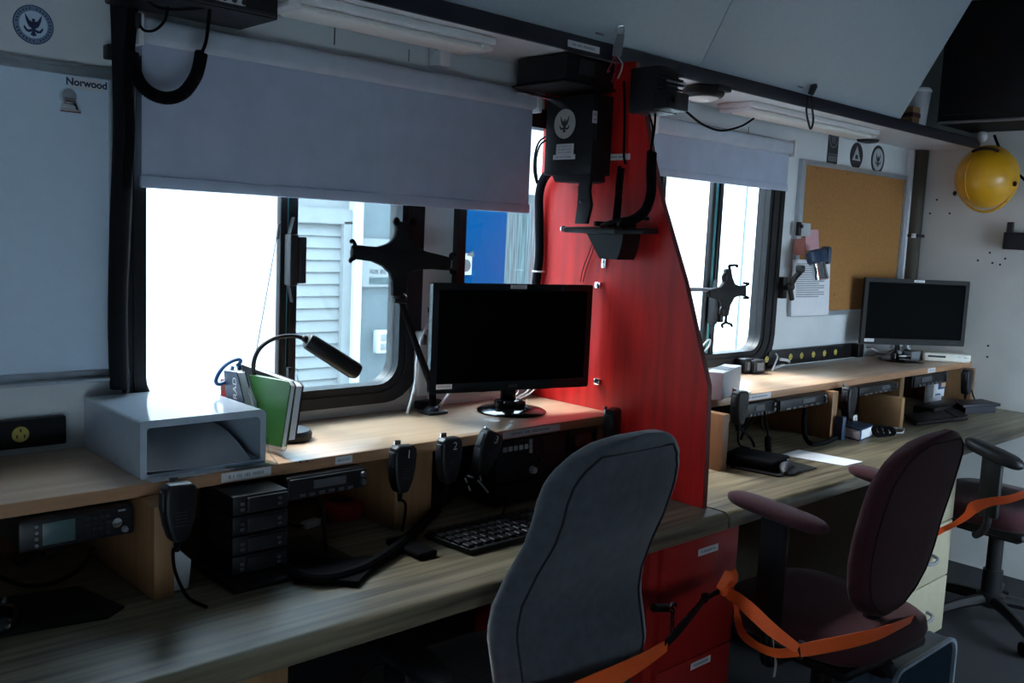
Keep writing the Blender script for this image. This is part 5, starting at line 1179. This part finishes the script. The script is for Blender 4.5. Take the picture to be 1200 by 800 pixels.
for off, w_ in ((.45, .004),):
    b = MB(); P = []
    for i in range(17):
        a = PI*i/16; P.append(hc_+ax*(.127*math.sin(a)*(1-abs(off)*.25)-.033)+N*math.cos(a)*Rh*1.03*(1-abs(off)*.1)+B*Rh*off*math.sin(a)*1.0)
    b.tube(P, w_*.35, 8); obj('ridge', b, M['yellow'], hm)
for (a_, h_) in ((2.1, .02), (-1.75, .01)):
    b = MB(); c = hc_+ax*(h_)+(N*math.cos(a_)+B*math.sin(a_))*Rh*.98; b.ball(c, .008, (1, 1, 1.4)); obj('rivet_mark', b, M['maroon_seam'], hm)
b = MB(); P = [hc_+ax*(.045-.035)+(N*math.cos(t_)*1.03+B*math.sin(t_)*.96)*Rh*.955 for t_ in [-.45+.09*i for i in range(11)]]; b.tube(P, .007, 6); obj('stain', b, M['maroon_seam'], hm, label='dark scuff along the top')
bb_ = thing('blue_bracket', 'dark blue bracket fixed to the far wall below the helmet', 'bracket', tuple(at(1190, 292, 'x', XR)))
p0, p1 = at(1176, 292, 'x', XR-.03), at(1215, 273, 'x', XR-.03)
b = MB(); b.span((XR-.05, p1.y, p0.z), (XR, p0.y, p1.z), .004); obj('bracket_body', b, M['navy'], bb_)
p = at(1184, 267, 'x', XR-.03); b = MB(); b.box(p, (.02, .025, .05), .003); obj('lever', b, M['ink'], bb_)
b = MB(); b.tube([at(1165, 158, 'x', 4.33), at(1172, 175, 'x', 4.34), at(1185, 195, 'x', 4.35), at(1202, 212, 'x', 4.35)], .006, 8, 6)
tag(obj('black_cable', b, M['rubber']), 'black cable running down the far wall behind the yellow helmet', 'cable')
# ================================================================== FLOOR FURNITURE
rc = thing('red_cabinet', 'red cabinet with two label strips under the worktop below the red panel', 'cabinet', (1.92, 1.6, 0))
xa_, xb_ = 1.735, 2.085
b = MB(); b.span((xa_, 1.335, .0), (xb_, 1.95, ZD-.047), .002); obj('carcass', b, M['red_cab'], rc)
b = MB(); b.span((xa_+.030, 1.318, .372), (xb_-.004, 1.334, ZD-.049), .002); obj('drawer_front', b, M['red_cab'], rc)
b = MB(); b.span((xa_+.030, 1.318, .02), (xb_-.004, 1.334, .369), .002); obj('drawer_front', b, M['red_cab'], rc)
p = at(830, 644, 'y', 1.3175); sticker('label_strip', LAB, p, X, Z, .085, .018, rc, -Y, marks=5)
p = at(821, 776, 'y', 1.3175); sticker('label_strip', LAB, p, X, Z, .085, .018, rc, -Y, marks=6)
wd = thing('drawer_unit', 'beige drawer unit under the right worktop behind the maroon chair', 'drawers', (3.2, 1.6, 0))
b = MB(); b.span((2.93, 1.33, .03), (3.487, 1.95, ZD-.047), .003); obj('carcass', b, M['beige'], wd)
b = MB(); b.span((2.95, 1.36, .0), (3.47, 1.94, .03)); obj('plinth', b, M['black_matte'], wd)
for i, (z0, z1) in enumerate(((.46, ZD-.06), (.25, .455), (.04, .245))):
    b = MB(); b.span((2.935, 1.312, z0), (3.474, 1.329, z1), .003); d_ = obj('drawer_front', b, M['beige'], wd)
    b = MB(); zc_ = (z0+z1)/2+(.0 if i else .0); b.tube([V((3.22, 1.312, zc_)), V((3.225, 1.288, zc_-.008)), V((3.27, 1.280, zc_-.012)), V((3.315, 1.288, zc_-.008)), V((3.32, 1.312, zc_))], .006, 8, 5); obj('handle', b, M['mid_grey'], d_)
bn = thing('waste_bin', 'dark blue plastic bin with pale rounded rim on the floor beside the maroon chair', 'bin', (2.66, 1.06, 0))
F0, F1 = at(1040, 768, 'y', 1.02), at(1113, 748, 'y', 1.02)
fx0, fx1, fz = F0.x+.01, F1.x, .315
def rr2(off, y, r=.05): return rrect(fx0+off, fx1-off, .005+off, fz-off, r-off*.6, y)
b = MB(); b.ring(rr2(0, 1.00), rr2(.006, 1.00), Y, .235); obj('shell', b, M['bin_blue'], bn)
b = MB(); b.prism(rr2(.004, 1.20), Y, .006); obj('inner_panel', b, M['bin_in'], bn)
b = MB(); b.ring(rr2(-.003, .997), rr2(.0065, .997), Y, .010); obj('rim', b, M['bin_rim'], bn, label='pale rim')
b = MB(); b.ring(rr2(-.002, 1.06), rr2(.001, 1.06), Y, .006); obj('rib', b, M['bin_blue'], bn)

# ------------------------------------------------------------------ chairs (local: seat centre over origin, faces +Y)
def chair(label, loc, rz, cloth, seam, prof, yback, arms, seat_z=.47, thick=.055, armz=.68, arm_mat=None, armx=.27, leg0=.3, armt=.019, seatw=.245, army=-.15, arml=.29, slope=.018):
    t = thing('office_chair', label, 'chair', loc, rz)
    L = dict(local=True)
    zs = [z for z, w in prof]; z0, z1 = zs[0], zs[-1]
    rr = []; NZ = 44
    rear = []
    for i in range(NZ+1):
        z = z0+(z1-z0)*(1-math.cos(PI*i/NZ))/2
        w_ = max(.004, lerp(prof, z)); yb_ = lerp(yback, z); edge = min(1.0, w_/.10); th_ = thick*(.35+.65*edge)
        ring_ = []
        for k in range(32):
            a = 2*PI*k/32; cx = math.copysign(abs(math.cos(a))**.42, math.cos(a)); sy = math.copysign(abs(math.sin(a))**.55, math.sin(a))
            x = w_*cx; ring_.append(V((x, yb_+th_/2+sy*th_/2+.18*x*x*1.2, z)))
        rr.append(ring_); rear.append((z, w_, yb_))
    b = MB(); b.loft(rr); br = obj('backrest', b, cloth, t, sharp=60, **L)
    P = []
    for s_ in (1, -1):
        side = []
        for z, w_, yb_ in rear:
            if w_ < .055: continue
            x = s_*(w_-(.030 if s_ == 1 else .040)); side.append(V((x, yb_+.18*x*x*1.2-.0004, z)))
        side = [q for q in side if q.z < z1-.03]
        P += side if s_ == 1 else side[::-1]
    b = MB(); b.tube(P, .0022, 6); obj('piping', b, seam, br, **L)
    # seat
    b = MB(); rr = []
    for zz, f in ((seat_z-.075, .90), (seat_z-.065, .97), (seat_z-.04, 1.0), (seat_z-.015, .98), (seat_z, .90), (seat_z+.004, .55), (seat_z+.002, .05)):
        rr.append([V((seatw*f*math.copysign(abs(math.cos(a))**.5, math.cos(a)), .235*f*math.copysign(abs(math.sin(a))**.5, math.sin(a))+.02, zz)) for a in [2*PI*k/36 for k in range(36)]])
    b.loft(rr); obj('seat', b, cloth, t, sharp=60, **L)
    b = MB(); b.box((0, .01, seat_z-.09), (.40, .38, .03), .012); b.box((0, 0, seat_z-.12), (.18, .24, .05), .01); obj('seat_pan', b, M['black'], t, **L)
    zb_ = prof[0][0]; yb0 = lerp(yback, z0+.08)
    b = MB(); b.tube([V((0, -.08, seat_z-.12)), V((0, -.18, seat_z-.12)), V((0, yb0+thick+.01, seat_z-.06)), V((0, yb0+thick+.005, z0+.10))], .022, 10, 5); obj('back_support', b, M['black'], t, **L)
    b = MB(); b.cyl((0, 0, .20), (0, 0, seat_z-.13), .028, 18); b.cyl((0, 0, .10), (0, 0, .22), .036, 18); obj('gas_column', b, M['black'], t, **L)
    b = MB(); b.lathe([(.034, .0), (.05, .01), (.05, .05), (.034, .06)], (0, 0, .075), Z, 20); obj('hub', b, M['black'], t, **L)
    b = MB(); b.cyl((.06, .05, seat_z-.12), (.26, .06, seat_z-.13), .006, 8); b.box((.27, .06, seat_z-.13), (.05, .018, .012), .004); obj('height_lever', b, M['black'], t, **L)
    for k in range(5):
        a = 2*PI*k/5+leg0; d = V((math.cos(a), math.sin(a), 0))
        b = MB(); b.tube([d*.03+Z*.105, d*.16+Z*.095, d*.285+Z*.072], lambda u: .024-.008*u, 10, 4); lg = obj('leg', b, M['black'], t, **L)
        b = MB(); c = d*.285; s_ = V((-d.y, d.x, 0)); b.cyl(c+s_*.006+Z*.028, c+s_*.026+Z*.028, .027, 16); b.cyl(c-s_*.026+Z*.028, c-s_*.006+Z*.028, .027, 16); b.cyl(c-s_*.02+Z*.028, c+s_*.02+Z*.028, .008, 8); b.cyl(c+Z*.028, c+Z*.075, .009, 8); obj('caster', b, M['rubber'], lg, **L)
    if arms:
        for s_ in (1, -1):
            x = s_*armx
            b = MB(); ym_ = army+arml*.5; b.tube([V((s_*.15, .0, seat_z-.105)), V((s_*(armx-.02), ym_*.5, seat_z-.10)), V((x, ym_, seat_z-.05)), V((x, ym_, seat_z+.05))], lambda u: .014, 10, 5); b.box((x, ym_, (seat_z+armz)/2-.01), (.026, .075, armz-seat_z+.02), .010); obj('arm_post', b, M['black'], t, **L)
            b = MB(); rr = []
            for u in [(1-math.cos(PI*i/18))/2 for i in range(19)]:
                y = army+arml*u; e_ = max(.03, (1-abs(2*u-1)**6))**.5; w_ = (.030+.010*math.sin(PI*u))*e_; zc_ = armz+slope*(u-.5)
                rr.append([V((x+w_*math.copysign(abs(math.cos(a))**.7, math.cos(a)), y, zc_+armt*e_*math.copysign(abs(math.sin(a))**.8, math.sin(a)))) for a in [2*PI*k/16 for k in range(16)]])
            b.loft(rr); obj('armrest', b, arm_mat or cloth, t, sharp=60, **L)
    return t
prof1 = [(.47, .06), (.48, .11), (.50, .150), (.54, .185), (.60, .205), (.685, .207), (.754, .203), (.81, .196), (.866, .187), (.918, .185), (.955, .186), (.985, .180), (1.015, .162), (1.040, .133), (1.058, .098), (1.069, .06), (1.075, .004)]
yb1 = [(.47, -.02), (.60, -.035), (.70, -.010), (.75, -.017), (.82, -.045), (.875, -.073), (.926, -.091), (1.0, -.108), (1.04, -.124), (1.09, -.155)]
off = -.21
chair('charcoal grey office chair with tall waisted back pushed against the left worktop', (1.300, 1.165-off, 0), 0, M['grey_cloth'], M['grey_seam'], prof1, [(z, y+off) for z, y in yb1], True, thick=.05, armz=.62, arm_mat=M['black'])
prof2 = [(.492, .02), (.500, .055), (.515, .095), (.55, .142), (.595, .172), (.66, .190), (.73, .194), (.795, .196), (.862, .192), (.917, .172), (.945, .145), (.965, .105), (.982, .06), (.995, .004)]
yb2 = [(.49, .045), (.515, .035), (.595, .021), (.728, .003), (.862, -.026), (.917, -.043), (.961, -.060), (.995, -.075)]
chair('maroon office chair with padded arms facing the right worktop', (2.310, .96-off, 0), math.radians(-4), M['maroon'], M['maroon_seam'], prof2, [(z, y+off) for z, y in yb2], True, thick=.05, armz=.765, armx=.280, leg0=.49, seatw=.222)
chair('farthest maroon office chair with black arms, partly out of view', (3.765, 1.255, 0), math.radians(-6), M['maroon'], M['maroon_seam'], prof2, [(z, y+off-.06) for z, y in yb2], True, thick=.05, seat_z=.51, armz=.722, arm_mat=M['black'], armx=.275, armt=.024, seatw=.235, army=-.19, arml=.21, slope=.05)

# ------------------------------------------------------------------ straps
s1_ = thing('tie_strap', 'orange tie-down strap across the back of the grey chair', 'strap', tuple(at(740, 783, 'y', 1.10)))
b = MB(); wv_ = V((.1, 0, 1))
b.ribbon([at(560, 850, 'y', 1.105), at(640, 827, 'y', 1.10), at(700, 801, 'y', 1.105), at(745, 779, 'y', 1.125), at(782, 756, 'y', 1.17)], Z, [.05, .05, .048, .040, .026], .002); obj('webbing', b, M['orange'], s1_)
b = MB(); b.ribbon([at(778, 756, 'y', 1.165), at(795, 738, 'y', 1.19), at(815, 715, 'y', 1.22), at(828, 700, 'y', 1.25)], V((.7, 0, .7)), [.030, .046, .040, .024], .004); obj('black_end', b, M['black_web'], s1_, label='black webbing end')
b = MB(); b.tube([at(822, 704, 'y', 1.24), at(832, 698, 'y', 1.255), at(840, 694, 'y', 1.26), at(850, 690, 'y', 1.26)], .006, 8, 5); b.box(at(826, 700, 'y', 1.24), (.02, .012, .024), .004); obj('hook', b, M['black_matte'], s1_)
ch_ = thing('metal_hook', 'silver hook with dark chain on the red cabinet beside the grey chair', 'hook', tuple(at(785, 714, 'y', 1.27)))
b = MB(); b.tube([at(766, 712, 'y', 1.27), at(776, 712, 'y', 1.27), at(785, 712, 'y', 1.27)], .010, 10); obj('hook_shank', b, M['dark_grey'], ch_)
b = MB(); c = at(788, 711, 'y', 1.262); b.tube([c+V((.012*math.cos(a), 0, .010*math.sin(a))) for a in [i*PI/7 for i in range(12)]], .004, 8); obj('hook_ring', b, M['chrome'], ch_)
b = MB()
for k in range(7):
    c = at(788-k*.1, 716+k*5, 'y', 1.26); vv = X if k % 2 else Y
    b.tube([c+vv*(.005*math.cos(a))+Z*(.008*math.sin(a)) for a in [i*PI/5 for i in range(11)]], .0018, 6)
obj('chain', b, M['dark_grey'], ch_)
s2_ = thing('tie_strap', 'orange tie-down strap knotted at the red cabinet and led behind the maroon chair', 'strap', tuple(at(900, 745, 'y', 1.1)))
def sq(px, py, y): return at(px, py, 'y', y)
b = MB(); b.ribbon([sq(848, 692, 1.25), sq(862, 700, 1.20), sq(880, 715, 1.12), sq(905, 738, 1.05), sq(935, 760, .99)], V((.4, 0, 1)), [.018, .030, .034, .030, .020], .002); obj('webbing', b, M['orange'], s2_)
b = MB(); b.ribbon([sq(861, 700, 1.255), sq(864, 722, 1.25), sq(870, 742, 1.18), sq(888, 757, 1.10), sq(910, 765, 1.04), sq(935, 763, .99)], [V((1, 0, .3)), V((1, 0, .2)), V((.6, 0, .8)), V((.2, 0, 1)), Z, Z], [.020, .018, .020, .018, .020, .022], .002); obj('webbing', b, M['orange'], s2_)
b = MB(); b.ribbon([sq(938, 762, .99), sq(965, 757, .96), sq(1000, 750, .93), sq(1030, 742, .915), sq(1052, 733, .925), sq(1075, 722, 1.0)], Z, [.030, .034, .034, .030, .022, .015], .002); obj('webbing', b, M['orange'], s2_)
b = MB(); b.ribbon([sq(842, 690, 1.25), sq(848, 682, 1.245), sq(854, 673, 1.24), sq(857, 669, 1.24), sq(860, 676, 1.238), sq(856, 684, 1.24), sq(847, 692, 1.245)], [V((.6, -.6, .3))]*7, [.014, .02, .024, .024, .022, .02, .014], .002)
b.ball(sq(850, 692, 1.243), .014, (1.3, .8, .9)); b.ball(sq(857, 699, 1.24), .011, (1.2, .8, 1)); obj('knot', b, M['orange'], s2_)
b = MB(); b.box(sq(938, 761, 1.018), (.022, .016, .04), .004, R=Matrix.Rotation(.5, 3, 'Y')); obj('buckle', b, M['black'], s2_)
b = MB(); b.ribbon([sq(906, 745, 1.09), sq(907, 762, 1.08), sq(909, 778, 1.08), sq(907, 793, 1.08)], [X, V((.6, .6, 0)), X, X], .010, .001); obj('tag_tail', b, M['light_grey'], s2_, label='pale loose tail')
s3_ = thing('tie_strap', 'orange strap stretched to the farthest chair in front of the beige drawers', 'strap', tuple(sq(1140, 600, 1.1)))
b = MB(); b.ribbon([sq(1080, 636, 1.12), sq(1102, 622, 1.06), sq(1120, 613, 1.02), sq(1133, 604, .99), sq(1142, 594, .97), sq(1160, 588, .94), sq(1185, 584, .90), sq(1215, 573, .86)], [Z, Z, Z, V((0, .4, 1)), V((0, .6, .8)), V((0, .3, 1)), Z, Z], [.016, .016, .014, .020, .034, .024, .022, .022], .002); obj('webbing', b, M['orange'], s3_)
# ================================================================== LIGHT
w = bpy.data.worlds.new('world'); bpy.context.scene.world = w; w.use_nodes = True
bg = w.node_tree.nodes['Background']; bg.inputs['Color'].default_value = (.66, .84, 1.0, 1); bg.inputs['Strength'].default_value = 14.0
sc = bpy.context.scene
sc.view_settings.view_transform = 'Standard'; sc.view_settings.look = 'None'; sc.view_settings.gamma = 1
sc.view_settings.use_curve_mapping = False; sc.view_settings.exposure = 0.0
sc.cycles.max_bounces = 12; sc.cycles.diffuse_bounces = 6; sc.cycles.glossy_bounces = 6; sc.cycles.transparent_max_bounces = 16
sc.cycles.use_denoising = True; sc.cycles.sample_clamp_indirect = 6

sd = bpy.data.lights.new('hazy_sun', 'SUN'); sd.energy = 9.0; sd.angle = math.radians(26); sd.color = (1.0, .97, .93)
so_ = bpy.data.objects.new('hazy_sun', sd); C.objects.link(so_); so_.location = (0, 6, 6)
so_.rotation_euler = V((.10, -.62, -.77)).to_track_quat('-Z', 'Y').to_euler()
